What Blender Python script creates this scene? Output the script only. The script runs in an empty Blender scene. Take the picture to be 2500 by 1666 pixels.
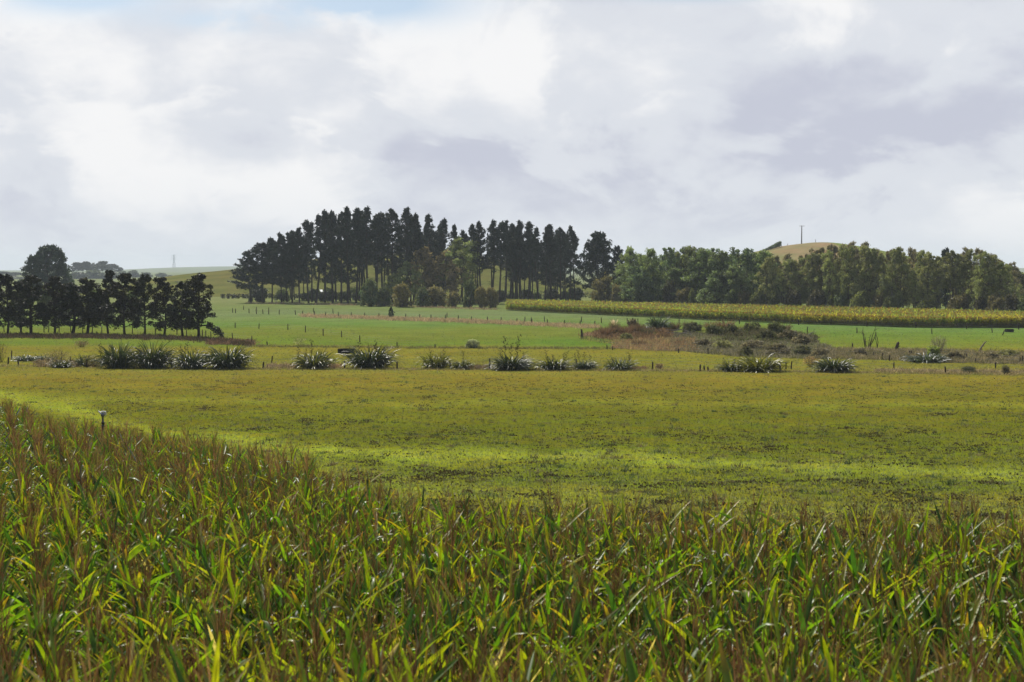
import bpy, math, random
import numpy as np
from mathutils import Vector

PI = math.pi
scene = bpy.context.scene
COL = scene.collection
rs = np.random.RandomState

# ------------------------------------------------------------------ camera geometry
FPX = 3472.0                       # 50 mm lens on a 36 mm sensor, in photograph pixels
CAMZ = 10.7
PITCH = math.atan(178.0 / FPX)
CP, SP = math.cos(PITCH), math.sin(PITCH)


def ray(px, py):
    """slopes dX/dY, dZ/dY of the sight line through a photograph pixel"""
    a = (np.asarray(px, float) - 1250) / FPX
    b = -(np.asarray(py, float) - 833) / FPX
    y = CP + b * SP
    return a / y, (-SP + b * CP) / y


def at(px, py, Y):
    sx, sz = ray(px, py)
    return Vector((float(sx) * Y, Y, CAMZ + float(sz) * Y))


def project(X, Y, Z):
    Z = Z - CAMZ
    f = Y * CP - Z * SP
    u = Y * SP + Z * CP
    f = np.maximum(f, 0.5)
    return 1250 + FPX * X / f, 833 - FPX * u / f


PROF_Y = np.array([-400, -20, 0, 3, 8, 12, 20, 30, 40, 55, 80, 100, 130, 155, 9000], float)
PROF_Z = np.array([9.3, 9.2, 8.9, 8.2, 5.6, 4.9, 4.6, 4.2, 3.7, 3.0, 1.85, 1.15, .35, 0, 0], float)
_yy = np.linspace(-400, 400, 3201)
_zz = np.interp(_yy, PROF_Y, PROF_Z)
_ker = np.exp(-np.linspace(-2, 2, 25) ** 2); _ker /= _ker.sum()
_zs = np.convolve(np.pad(_zz, 12, mode='edge'), _ker, 'valid')


def height(X, Y):
    X = np.asarray(X, float); Y = np.asarray(Y, float)
    z = np.interp(Y, _yy, _zs)
    # the overgrown mound of the old drain
    z = z + 1.35 * np.exp(-(((X - 34) / 22) ** 4 + ((Y - 236) / 17) ** 2))
    z = z + .05 * np.sin(X * .21 + 1.3) * np.sin(Y * .13) * np.clip((Y - 25) / 30, 0, 1)
    return z


def ground(px, py):
    """the point of the ground behind photograph pixels (arrays allowed)"""
    sx, sz = ray(px, py)
    Y = CAMZ / np.maximum(-sz, 1e-4)
    for _ in range(40):
        Y = .5 * Y + .5 * (CAMZ - height(sx * Y, Y)) / np.maximum(-sz, 1e-4)
    return sx * Y, Y, height(sx * Y, Y)


def gp(px, py):
    x, y, z = ground(px, py)
    return Vector((float(x), float(y), float(z)))


def lin(c):
    c = np.asarray(c, float) / 255
    return np.where(c <= .04045, c / 12.92, ((c + .055) / 1.055) ** 2.4)


def alb(c, k=.6):
    """albedo of a thing that looks like sRGB c in this light"""
    return lin(c) * k


# ------------------------------------------------------------------ mesh building
class MB:
    def __init__(s):
        s.V, s.Q, s.C, s.M, s.n = [], [], [], [], 0

    def add(s, V, Q, C, mat=0):
        V = np.asarray(V, float).reshape(-1, 3); Q = np.asarray(Q, int).reshape(-1, 4)
        C = np.asarray(C, float)
        if C.ndim == 1:
            C = np.tile(C, (len(V), 1))
        s.V.append(V); s.Q.append(Q + s.n); s.C.append(C)
        s.M.append(np.full(len(Q), mat) if np.isscalar(mat) else np.asarray(mat))
        s.n += len(V)

    def arrays(s):
        return np.concatenate(s.V), np.concatenate(s.Q), np.concatenate(s.C), np.concatenate(s.M)

    def mesh(s, name, mats, smooth=False):
        V, Q, C, M = s.arrays()
        me = bpy.data.meshes.new(name)
        me.vertices.add(len(V)); me.vertices.foreach_set('co', V.astype(np.float32).ravel())
        tri = Q[:, 2] == Q[:, 3]
        cnt = np.where(tri, 3, 4)
        start = np.concatenate([[0], np.cumsum(cnt)[:-1]])
        keep = np.ones(Q.shape, bool); keep[tri, 3] = False
        loops = Q[keep]
        me.loops.add(len(loops)); me.loops.foreach_set('vertex_index', loops.astype(np.int32))
        me.polygons.add(len(Q)); me.polygons.foreach_set('loop_start', start.astype(np.int32))
        me.polygons.foreach_set('material_index', M.astype(np.int32))
        me.update(calc_edges=True)
        me.polygons.foreach_set('use_smooth', np.full(len(Q), bool(smooth)))
        at_ = me.attributes.new('col', 'FLOAT_COLOR', 'POINT')
        at_.data.foreach_set('color', np.c_[C, np.ones(len(C))].astype(np.float32).ravel())
        for m in (mats if isinstance(mats, (list, tuple)) else [mats]):
            me.materials.append(m)
        me.update()
        return me

    def build(s, name, mats, parent=None, smooth=False, loc=None):
        return link(name, s.mesh(name, mats, smooth), parent, loc)


def link(name, me, parent=None, loc=None):
    o = bpy.data.objects.new(name, me); COL.objects.link(o)
    if parent is not None:
        o.parent = parent
    if loc is not None:
        o.location = loc
    return o


def tag(o, label=None, cat=None, group=None, kind=None):
    if label: o['label'] = label
    if cat: o['category'] = cat
    if group: o['group'] = group
    if kind: o['kind'] = kind
    return o


def thing(name, label, cat, loc=(0, 0, 0), rz=0.0, sc=1.0, group=None):
    o = bpy.data.objects.new(name, None); COL.objects.link(o)
    o.empty_display_size = .3
    o.location = loc; o.rotation_euler = (0, 0, rz)
    o.scale = sc if isinstance(sc, (tuple, list)) else (sc, sc, sc)
    return tag(o, label, cat, group)


def norm(v):
    return v / np.maximum(np.linalg.norm(v, axis=-1, keepdims=True), 1e-9)


def tube(mb, pts, rad, sides=6, col=(.1, .1, .1), mat=0, cap=True):
    P = np.asarray([tuple(p) for p in pts], float); n = len(P)
    rad = np.broadcast_to(np.asarray(rad, float), (n,))
    T = norm(np.gradient(P, axis=0))
    ref = np.array([0, 0, 1.]) if abs(T[0, 2]) < .9 else np.array([1., 0, 0])
    A = norm(np.cross(T, ref)); B = np.cross(T, A)
    ang = np.arange(sides) * 2 * PI / sides
    V = P[:, None] + rad[:, None, None] * (np.cos(ang)[None, :, None] * A[:, None] + np.sin(ang)[None, :, None] * B[:, None])
    V = V.reshape(-1, 3)
    i, j = np.meshgrid(np.arange(n - 1), np.arange(sides), indexing='ij')
    j2 = (j + 1) % sides
    Q = np.stack([i * sides + j, i * sides + j2, (i + 1) * sides + j2, (i + 1) * sides + j], -1).reshape(-1, 4)
    if cap:
        V = np.vstack([V, P[0], P[-1]])
        a = np.arange(sides); b = (a + 1) % sides
        q0 = np.stack([b, a, np.full(sides, n * sides), np.full(sides, n * sides)], -1)
        q1 = np.stack([a, b, np.full(sides, n * sides + 1) - 0, np.full(sides, n * sides + 1)], -1)
        q1[:, :2] += (n - 1) * sides
        Q = np.vstack([Q, q0, q1])
    mb.add(V, Q, np.asarray(col, float), mat)


def lathe(mb, prof, sides=20, col=(.1, .1, .1), mat=0, c=(0, 0, 0)):
    """prof: (radius, z) pairs"""
    prof = np.asarray(prof, float); n = len(prof)
    ang = np.arange(sides) * 2 * PI / sides
    V = np.stack([prof[:, 0, None] * np.cos(ang), prof[:, 0, None] * np.sin(ang), np.repeat(prof[:, 1, None], sides, 1)], -1).reshape(-1, 3)
    i, j = np.meshgrid(np.arange(n - 1), np.arange(sides), indexing='ij')
    j2 = (j + 1) % sides
    Q = np.stack([i * sides + j, i * sides + j2, (i + 1) * sides + j2, (i + 1) * sides + j], -1).reshape(-1, 4)
    mb.add(V + np.asarray(c), Q, np.asarray(col, float), mat)


def box(mb, c, s, col=(.1, .1, .1), mat=0, rot=0.0, bev=0.0):
    hx, hy, hz = s[0] / 2, s[1] / 2, s[2] / 2
    b = min(bev, hx * .4, hy * .4)
    ring = [(-hx + b, -hy), (hx - b, -hy), (hx, -hy + b), (hx, hy - b), (hx - b, hy), (-hx + b, hy), (-hx, hy - b), (-hx, -hy + b)] if b > 0 else [(-hx, -hy), (hx, -hy), (hx, hy), (-hx, hy)]
    n = len(ring); ca, sa = math.cos(rot), math.sin(rot)
    V = []
    for z in (-hz, hz):
        for x, y in ring:
            V.append((c[0] + x * ca - y * sa, c[1] + x * sa + y * ca, c[2] + z))
    V += [(c[0], c[1], c[2] - hz), (c[0], c[1], c[2] + hz)]
    Q = []
    for k in range(n):
        k2 = (k + 1) % n
        Q.append((k, k2, n + k2, n + k)); Q.append((k2, k, 2 * n, 2 * n)); Q.append((n + k, n + k2, 2 * n + 1, 2 * n + 1))
    mb.add(V, Q, np.asarray(col, float), mat)


def ribbons(mb, base, az, e0, bend, L, W, k, prof, col, fold=0.0, twist=None, mat=0, power=1.3, tip=None):
    """n blades of k segments; e0 start elevation, bend total droop"""
    base = np.asarray(base, float); n = len(base)
    az = np.broadcast_to(az, (n,)).astype(float); e0 = np.broadcast_to(e0, (n,)).astype(float)
    bend = np.broadcast_to(bend, (n,)).astype(float); L = np.broadcast_to(L, (n,)).astype(float); W = np.broadcast_to(W, (n,)).astype(float)
    tm = (np.arange(k) + .5) / k
    el = e0[:, None] - bend[:, None] * tm[None] ** power
    ca, sa = np.cos(az)[:, None], np.sin(az)[:, None]
    D = np.stack([np.cos(el) * ca, np.cos(el) * sa, np.sin(el)], -1)
    P = np.concatenate([np.zeros((n, 1, 3)), np.cumsum(D * (L / k)[:, None, None], 1)], 1) + base[:, None]
    el2 = np.concatenate([el[:, :1], (el[:, 1:] + el[:, :-1]) / 2, el[:, -1:]], 1)
    S = np.stack([-sa + 0 * el2, ca + 0 * el2, 0 * el2], -1)
    N = np.stack([-np.sin(el2) * ca, -np.sin(el2) * sa, np.cos(el2)], -1)
    if twist is not None:
        tw = np.broadcast_to(twist, (n,))[:, None] * np.linspace(.4, 1, k + 1)[None]
        S, N = np.cos(tw)[..., None] * S + np.sin(tw)[..., None] * N, np.cos(tw)[..., None] * N - np.sin(tw)[..., None] * S
    w = (W[:, None] * np.asarray(prof)[None] / 2)[..., None]
    col = np.asarray(col, float)
    if col.ndim == 1:
        col = np.tile(col, (n, 1))
    m = 3 if fold else 2
    if fold:
        V = np.stack([P - S * w, P - N * w * fold * 2, P + S * w], 2)
    else:
        V = np.stack([P - S * w, P + S * w], 2)
    cc = np.repeat(col[:, None], k + 1, 1)
    if tip is not None:
        f = np.clip((np.linspace(0, 1, k + 1) - .55) / .45, 0, 1)[None, :, None]
        cc = cc * (1 - f) + np.asarray(tip)[:, None] * f if np.ndim(tip) > 1 else cc * (1 - f) + np.asarray(tip) * f
    C = np.repeat(cc[:, :, None], m, 2).reshape(-1, 3)
    V = V.reshape(-1, 3)
    b = (np.arange(n) * (k + 1) * m)[:, None, None]
    i = (np.arange(k) * m)[None, :, None]
    j = np.arange(m - 1)[None, None]
    a = b + i + j
    Q = np.stack([a, a + 1, a + 1 + m, a + m], -1).reshape(-1, 4)
    mb.add(V, Q, C, mat)


def leaves(mb, P, size, col, rng, aspect=.5, upb=0.0, mat=0):
    """rhombic leaf sprays at points P, every way round"""
    n = len(P)
    U = norm(rng.normal(size=(n, 3)) + np.array([0, 0, upb]))
    W = norm(np.cross(U, rng.normal(size=(n, 3))))
    s = np.broadcast_to(size, (n,))[:, None]
    V = np.stack([P - U * s, P + W * s * aspect, P + U * s, P - W * s * aspect], 1).reshape(-1, 3)
    Q = np.arange(4 * n).reshape(-1, 4)
    mb.add(V, Q, np.repeat(col, 4, 0), mat)


def clumps(mb, cen, rad, n_per, size, col, rng, aspect=.5, upb=0.0, tone=.3, jit=.25, hollow=2.4, fuzz=.0, hue=.0):
    cen = np.asarray(cen, float); rad = np.asarray(rad, float); m = len(cen)
    N = m * n_per
    d = norm(rng.normal(size=(N, 3)))
    r = rng.rand(N, 1) ** (1 / hollow)
    r = r * (1 + fuzz * rng.rand(N, 1) ** 4)
    P = np.repeat(cen, n_per, 0) + d * r * np.repeat(rad, n_per, 0)
    t = np.repeat(1 + tone * (rng.rand(m, 1) * 2 - 1), n_per, 0) * (1 + jit * (rng.rand(N, 1) * 2 - 1))
    C = np.asarray(col)[None] * t
    h = np.repeat(rng.rand(m, 1), n_per, 0) * .6 + rng.rand(N, 1) * .4
    C = C * np.array([[1, 1, 1]]) + hue * (h - .3) * np.array([[.06, .035, 0.0]])
    leaves(mb, P, size * (.6 + .8 * rng.rand(N)), np.clip(C, .002, .9), rng, aspect, upb)


# ------------------------------------------------------------------ materials
def nodes(m):
    m.use_nodes = True
    nt = m.node_tree; nt.nodes.clear()
    return nt, nt.nodes, nt.links


def mat_leaf(name, transl=.3, rough=.6, spec=.15, tcol=(1.25, 1.3, .5), vary=.25, sat=1.0, noise=0.0, nscale=3.0, gain=1.0):
    m = bpy.data.materials.new(name); nt, N, Lk = nodes(m)
    out = N.new('ShaderNodeOutputMaterial'); mix = N.new('ShaderNodeMixShader'); mix.inputs[0].default_value = transl
    pr = N.new('ShaderNodeBsdfPrincipled'); pr.inputs['Roughness'].default_value = rough
    pr.inputs['Specular IOR Level'].default_value = spec
    tr = N.new('ShaderNodeBsdfTranslucent')
    a = N.new('ShaderNodeAttribute'); a.attribute_name = 'col'
    oi = N.new('ShaderNodeObjectInfo'); mr = N.new('ShaderNodeMapRange')
    mr.inputs[3].default_value = 1 - vary; mr.inputs[4].default_value = 1 + vary
    Lk.new(oi.outputs['Random'], mr.inputs[0])
    hs = N.new('ShaderNodeHueSaturation'); hs.inputs['Saturation'].default_value = sat
    mr.inputs[3].default_value *= gain; mr.inputs[4].default_value *= gain
    Lk.new(mr.outputs[0], hs.inputs['Value']); Lk.new(a.outputs['Color'], hs.inputs['Color'])
    src = hs.outputs[0]
    if noise:
        tc = N.new('ShaderNodeTexCoord'); nz = N.new('ShaderNodeTexNoise'); nz.inputs['Scale'].default_value = nscale
        nz.inputs['Detail'].default_value = 3
        Lk.new(tc.outputs['Object'], nz.inputs['Vector'])
        m2 = N.new('ShaderNodeMapRange'); m2.inputs[1].default_value = .3; m2.inputs[2].default_value = .7
        m2.inputs[3].default_value = 1 - noise; m2.inputs[4].default_value = 1 + noise
        Lk.new(nz.outputs['Fac'], m2.inputs[0])
        mu = N.new('ShaderNodeMix'); mu.data_type = 'RGBA'; mu.blend_type = 'MULTIPLY'; mu.inputs[0].default_value = 1
        cb = N.new('ShaderNodeCombineColor')
        for k in range(3): Lk.new(m2.outputs[0], cb.inputs[k])
        Lk.new(src, mu.inputs[6]); Lk.new(cb.outputs[0], mu.inputs[7]); src = mu.outputs[2]
    tm = N.new('ShaderNodeMix'); tm.data_type = 'RGBA'; tm.blend_type = 'MULTIPLY'; tm.inputs[0].default_value = 1
    tm.inputs[7].default_value = (*tcol, 1); Lk.new(src, tm.inputs[6])
    Lk.new(src, pr.inputs['Base Color']); Lk.new(tm.outputs[2], tr.inputs['Color'])
    Lk.new(pr.outputs[0], mix.inputs[1]); Lk.new(tr.outputs[0], mix.inputs[2]); Lk.new(mix.outputs[0], out.inputs[0])
    return m


def mat_solid(name, rough=.8, spec=.2, noise=.35, scale=(6, 6, 2), metal=0.0):
    m = bpy.data.materials.new(name); nt, N, Lk = nodes(m)
    out = N.new('ShaderNodeOutputMaterial'); pr = N.new('ShaderNodeBsdfPrincipled')
    pr.inputs['Roughness'].default_value = rough; pr.inputs['Specular IOR Level'].default_value = spec; pr.inputs['Metallic'].default_value = metal
    a = N.new('ShaderNodeAttribute'); a.attribute_name = 'col'
    tc = N.new('ShaderNodeTexCoord'); mp = N.new('ShaderNodeMapping'); mp.inputs['Scale'].default_value = scale
    nz = N.new('ShaderNodeTexNoise'); nz.inputs['Scale'].default_value = 1.5; nz.inputs['Detail'].default_value = 6
    Lk.new(tc.outputs['Object'], mp.inputs[0]); Lk.new(mp.outputs[0], nz.inputs['Vector'])
    mr = N.new('ShaderNodeMapRange'); mr.inputs[1].default_value = .3; mr.inputs[2].default_value = .7
    mr.inputs[3].default_value = 1 - noise; mr.inputs[4].default_value = 1 + noise; Lk.new(nz.outputs['Fac'], mr.inputs[0])
    hs = N.new('ShaderNodeHueSaturation'); Lk.new(mr.outputs[0], hs.inputs['Value']); Lk.new(a.outputs['Color'], hs.inputs['Color'])
    Lk.new(hs.outputs[0], pr.inputs['Base Color'])
    bp = N.new('ShaderNodeBump'); bp.inputs['Strength'].default_value = .4; bp.inputs['Distance'].default_value = .02
    Lk.new(nz.outputs['Fac'], bp.inputs['Height']); Lk.new(bp.outputs[0], pr.inputs['Normal'])
    Lk.new(pr.outputs[0], out.inputs[0])
    return m


def mat_ground(name, soil=True, s1=.35, s2=.06):
    """pasture: the sheet's own grass colours broken up by noise, worn soil patches where cattle have trodden"""
    m = bpy.data.materials.new(name); nt, N, Lk = nodes(m)
    out = N.new('ShaderNodeOutputMaterial'); pr = N.new('ShaderNodeBsdfPrincipled')
    pr.inputs['Roughness'].default_value = 1; pr.inputs['Specular IOR Level'].default_value = 0
    a = N.new('ShaderNodeAttribute'); a.attribute_name = 'col'
    ge = N.new('ShaderNodeNewGeometry')

    def noise(sc, det, rough=.6, stretch=(1, 1, 1)):
        mp = N.new('ShaderNodeMapping'); mp.inputs['Scale'].default_value = stretch
        nz = N.new('ShaderNodeTexNoise'); nz.inputs['Scale'].default_value = sc; nz.inputs['Detail'].default_value = det
        nz.inputs['Roughness'].default_value = rough
        Lk.new(ge.outputs['Position'], mp.inputs[0]); Lk.new(mp.outputs[0], nz.inputs['Vector'])
        return nz.outputs['Fac']

    def rng_(src, a0, a1, b0, b1):
        r = N.new('ShaderNodeMapRange'); r.inputs[1].default_value = a0; r.inputs[2].default_value = a1
        r.inputs[3].default_value = b0; r.inputs[4].default_value = b1; Lk.new(src, r.inputs[0]); return r.outputs[0]

    def mixc(fac, A, B, mode='MIX'):
        x = N.new('ShaderNodeMix'); x.data_type = 'RGBA'; x.blend_type = mode
        if isinstance(fac, float): x.inputs[0].default_value = fac
        else: Lk.new(fac, x.inputs[0])
        for k, s in ((6, A), (7, B)):
            if isinstance(s, tuple): x.inputs[k].default_value = (*s, 1)
            else: Lk.new(s, x.inputs[k])
        return x.outputs[2]
    big = noise(s2, 4); mid = noise(s1, 5, .65); fine = noise(5.0, 4, .7)
    c = a.outputs['Color']
    warm = mixc(1.0, c, (1.2, .95, 1.0), 'MULTIPLY'); cool = mixc(1.0, c, (.93, 1.03, .92), 'MULTIPLY')
    c1 = mixc(rng_(mid, .36, .64, 0, 1), cool, warm)
    c2 = mixc(rng_(big, .35, .65, 0.1, .5), c1, c)
    v0 = rng_(fine, .25, .75, .55, 1.4); vb = rng_(noise(.11, 4, .6), .3, .7, .84, 1.16)
    vm = N.new('ShaderNodeMath'); vm.operation = 'MULTIPLY'; Lk.new(v0, vm.inputs[0]); Lk.new(vb, vm.inputs[1]); v = vm.outputs[0]
    cb = N.new('ShaderNodeCombineColor')
    for k in range(3): Lk.new(v, cb.inputs[k])
    c3 = mixc(1.0, c2, cb.outputs[0], 'MULTIPLY')
    if soil:
        sp = rng_(noise(1.1, 5, .7, (1, .6, 1)), .60, .66, 0, 1)
        ms = N.new('ShaderNodeMath'); ms.operation = 'MULTIPLY'; Lk.new(sp, ms.inputs[0])
        pg = N.new('ShaderNodeAttribute'); pg.attribute_name = 'pug'; Lk.new(pg.outputs['Fac'], ms.inputs[1])
        c3 = mixc(ms.outputs[0], c3, (.028, .022, .012))
    Lk.new(c3, pr.inputs['Base Color'])
    bp = N.new('ShaderNodeBump'); bp.inputs['Strength'].default_value = .6; bp.inputs['Distance'].default_value = .12
    Lk.new(noise(3.0, 4, .7), bp.inputs['Height']); Lk.new(bp.outputs[0], pr.inputs['Normal'])
    Lk.new(pr.outputs[0], out.inputs[0])
    return m


M_GROUND = mat_ground('pasture')
M_HILL = mat_ground('hill pasture', soil=False, s1=.06, s2=.012)
M_MAIZE = mat_leaf('maize leaf', .52, .42, .42, (1.5, 1.5, .35), .12, noise=.3, nscale=9, gain=1.2)
M_FARM = mat_leaf('far maize leaf', .6, .6, .15, (1.3, 1.25, .5), .1, gain=1.7)
M_TASSEL = mat_leaf('maize tassel', .35, .7, .1, (1.2, 1.0, .75), .15, gain=1.15)
M_STALK = mat_solid('maize stalk', .6, .3, .2)
M_FLAX = mat_leaf('flax blade', .25, .4, .36, (1.3, 1.4, .5), .15, gain=.8)
M_FLAXF = mat_leaf('flax flower stalk', .05, .8, .1, (1, 1, 1), .15)
M_PINE = mat_leaf('pine needles', .28, .6, .2, (1.2, 1.3, .6), .25, gain=1.35)
M_BROAD = mat_leaf('broad leaves', .42, .55, .2, (1.25, 1.3, .65), .25, gain=2.2, sat=.8)
M_TWIG = mat_leaf('fine twigs and leaves', .35, .65, .15, (1.15, 1.15, .75), .22, gain=3.3, sat=.9)
M_BARK = mat_solid('bark', .95, .05, .35, (3, 3, .6))
M_POST = mat_solid('weathered timber', .9, .1, .35, (9, 9, 2))
M_WIRE = mat_solid('fence wire', .8, .2, .1)
M_DEAD = mat_solid('dead wood', .9, .1, .3, (8, 8, 2))
M_GRASS = mat_leaf('grass blades', .4, .6, .15, (1.1, 1.1, .8), .1, sat=.75)
M_DRY = mat_leaf('dry grass', .4, .8, .1, (1.1, 1.05, .85), .15, gain=1.7, sat=.85)
M_CONC = mat_solid('trough concrete', .9, .1, .3, (3, 3, 3))
M_PLAST = mat_solid('sprinkler plastic', .35, .5, .1)
M_METAL = mat_solid('sprinkler metal', .35, .5, .1, metal=.6)
M_STEEL = mat_solid('galvanised steel', .6, .3, .1, metal=.3)
M_WALL = mat_solid('white weatherboard', .8, .2, .08)
M_ROOF = mat_solid('grey roof', .6, .3, .15)
mw = bpy.data.materials.new('trough water'); nt, N, Lk = nodes(mw)
_o = N.new('ShaderNodeOutputMaterial'); _p = N.new('ShaderNodeBsdfPrincipled'); _p.inputs['Base Color'].default_value = (.01, .015, .015, 1)
_p.inputs['Roughness'].default_value = .05; Lk.new(_p.outputs[0], _o.inputs[0])
M_WATER = mw

# ------------------------------------------------------------------ ground sheet
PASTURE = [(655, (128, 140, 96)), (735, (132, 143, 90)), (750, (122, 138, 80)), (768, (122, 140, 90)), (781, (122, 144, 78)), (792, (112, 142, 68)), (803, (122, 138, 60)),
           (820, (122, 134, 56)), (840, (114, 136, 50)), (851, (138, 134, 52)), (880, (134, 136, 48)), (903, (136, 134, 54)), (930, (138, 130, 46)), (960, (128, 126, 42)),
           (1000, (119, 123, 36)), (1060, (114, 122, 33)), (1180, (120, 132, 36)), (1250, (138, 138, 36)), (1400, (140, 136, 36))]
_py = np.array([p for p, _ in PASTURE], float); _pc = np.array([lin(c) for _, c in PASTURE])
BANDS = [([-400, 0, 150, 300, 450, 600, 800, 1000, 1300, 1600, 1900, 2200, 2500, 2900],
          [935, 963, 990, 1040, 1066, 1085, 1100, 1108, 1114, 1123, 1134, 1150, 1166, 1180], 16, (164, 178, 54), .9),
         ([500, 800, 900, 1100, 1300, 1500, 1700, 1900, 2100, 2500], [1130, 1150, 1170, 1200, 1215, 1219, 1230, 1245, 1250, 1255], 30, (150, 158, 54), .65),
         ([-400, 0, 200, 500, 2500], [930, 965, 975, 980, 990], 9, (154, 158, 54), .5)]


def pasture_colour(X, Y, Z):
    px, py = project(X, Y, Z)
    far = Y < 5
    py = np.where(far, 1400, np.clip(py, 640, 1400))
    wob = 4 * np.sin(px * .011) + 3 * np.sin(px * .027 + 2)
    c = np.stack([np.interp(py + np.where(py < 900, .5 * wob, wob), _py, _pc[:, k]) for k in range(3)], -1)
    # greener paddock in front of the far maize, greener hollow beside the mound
    r = np.clip((px - 1880) / 60, 0, 1) * np.clip((py - 790) / 6, 0, 1) * np.clip((858 - py) / 12, 0, 1)
    g = np.stack([np.interp(py, [795, 815, 835, 855], lin([112, 114, 122, 130])), np.interp(py, [795, 815, 835, 855], lin([144, 142, 140, 138])), np.interp(py, [795, 815, 835, 855], lin([76, 60, 52, 52]))], -1)
    c = c * (1 - r[..., None]) + g * r[..., None]
    r = np.exp(-((px - 1380) / 110) ** 2 - ((py - 838) / 12) ** 2) * .8
    c = c * (1 - r[..., None]) + lin((100, 138, 50)) * r[..., None]
    r = np.exp(-((px - 690) / 90) ** 2 - ((py - 833) / 10) ** 2) * .7
    c = c * (1 - r[..., None]) + lin((118, 142, 50)) * r[..., None]
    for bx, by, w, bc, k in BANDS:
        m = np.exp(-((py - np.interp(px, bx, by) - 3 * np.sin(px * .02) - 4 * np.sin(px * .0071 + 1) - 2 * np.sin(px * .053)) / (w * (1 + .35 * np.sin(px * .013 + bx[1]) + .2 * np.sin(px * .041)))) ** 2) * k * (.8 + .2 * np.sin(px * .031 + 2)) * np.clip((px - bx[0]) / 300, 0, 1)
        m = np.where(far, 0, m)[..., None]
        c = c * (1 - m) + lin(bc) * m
    return c


GK = .54
ys = np.concatenate([np.linspace(-60, 20, 40), np.arange(20.6, 150, .55), np.arange(150, 460, 1.5), np.geomspace(462, 7300, 70)])
us = np.linspace(-1, 1, 260)
US, YS = np.meshgrid(us, ys)
XS = US * (60 + .62 * np.maximum(YS, 0))
ZS = height(XS, YS)
nr, nc = XS.shape
V = np.stack([XS, YS, ZS], -1).reshape(-1, 3)
i, j = np.meshgrid(np.arange(nr - 1), np.arange(nc - 1), indexing='ij')
a = i * nc + j
Q = np.stack([a, a + 1, a + nc + 1, a + nc], -1).reshape(-1, 4)
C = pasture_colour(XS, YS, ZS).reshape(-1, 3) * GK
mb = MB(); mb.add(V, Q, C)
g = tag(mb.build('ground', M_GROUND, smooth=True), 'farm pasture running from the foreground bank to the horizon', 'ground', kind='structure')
pug = np.clip((YS - 24) / 10, 0, 1) * np.clip((150 - YS) / 40, 0, 1)
_gx, _gy = project(XS, YS, ZS)
pug = pug * np.clip(1 - .75 * np.exp(-((_gy - np.interp(_gx, BANDS[0][0], BANDS[0][1])) / 20) ** 2), 0, 1)
at_ = g.data.attributes.new('pug', 'FLOAT', 'POINT'); at_.data.foreach_set('value', pug.astype(np.float32).ravel())


# ------------------------------------------------------------------ hills
def ridge(crest, Yc, Y0, Y1, colour, name, label, n=140, m=26, seed=0):
    rng = rs(seed)
    cx = np.array([c[0] for c in crest], float); cy = np.array([c[1] for c in crest], float)
    pxs = np.linspace(cx[0], cx[-1], n)
    pys = np.interp(pxs, cx, cy)
    pys = np.convolve(np.pad(pys, 4, mode='edge'), np.ones(9) / 9, 'valid')
    sx, sz = ray(pxs, pys)
    X = sx * Yc; H = np.maximum(CAMZ + sz * Yc, .2)
    yy = np.concatenate([np.linspace(Y0, Yc, m), np.linspace(Yc, Y1, m // 2)[1:]])
    t = np.where(yy < Yc, (yy - Y0) / (Yc - Y0), (Y1 - yy) / (Y1 - Yc))
    b = np.sin(t * PI / 2) ** 1.3
    Vx = np.tile(X, (len(yy), 1)); Vy = np.tile(yy[:, None], (1, n))
    wob = 1 + .06 * np.sin(Vx * .05 + Vy * .02) * (1 - b[:, None])
    Vz = H[None] * b[:, None] * wob - .6 * (1 - b[:, None])
    i, j = np.meshgrid(np.arange(len(yy) - 1), np.arange(n - 1), indexing='ij')
    a = i * n + j
    Q = np.stack([a, a + 1, a + n + 1, a + n], -1).reshape(-1, 4)
    mb = MB(); mb.add(np.stack([Vx, Vy, Vz], -1).reshape(-1, 3), Q, colour(np.tile(pxs, (len(yy), 1)), b[:, None] + 0 * Vx, Vx, Vy).reshape(-1, 3))
    return tag(mb.build(name, M_HILL, smooth=True), label, 'hill', kind='structure')


def col_green(px, b, X, Y):
    terr = .5 + .5 * np.sin(b * 34 + .02 * X)
    return .78 * (alb((126, 134, 72)) * (1 - .3 * b[..., None]) + alb((132, 118, 72)) * .3 * b[..., None]) * (.8 + .24 * terr[..., None])


def col_knoll(px, b, X, Y):
    g_ = np.clip((px - 2003) / 8, 0, 1)[..., None]
    d_ = np.clip((1905 - px) / 60, 0, 1)[..., None] * .4
    return alb((150, 138, 100)) * (1 - g_) * (1 - d_) + alb((110, 130, 70)) * (1 - g_) * d_ + alb((120, 138, 70)) * g_


def col_far(px, b, X, Y):
    return np.zeros(px.shape + (3,)) + alb((120, 132, 96))


ridge([(330, 700), (390, 682), (430, 673), (500, 665), (560, 660), (640, 650), (760, 634), (900, 618), (1060, 612), (1200, 630), (1340, 662), (1400, 690), (1450, 705)], 650, 520, 800, col_green,
      'hill', 'smooth green hill rising behind the pine stand', seed=1)
ridge([(1640, 662), (1760, 632), (1862, 612), (1903, 602), (1957, 595), (2000, 591), (2040, 594), (2100, 604), (2200, 626), (2350, 650), (2460, 665)], 700, 560, 860, col_knoll,
      'hill', 'dry brown knoll carrying a power pole above the wood', seed=2)
ridge([(-900, 660), (-300, 665), (200, 672), (280, 669), (330, 662), (380, 656), (480, 654), (540, 648), (590, 650), (700, 653), (1000, 656), (1700, 652), (2500, 655), (3400, 650)], 5000, 3700, 7000, col_far,
      'hill', 'pale far hills fading into the haze', n=200, seed=3)


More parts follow.
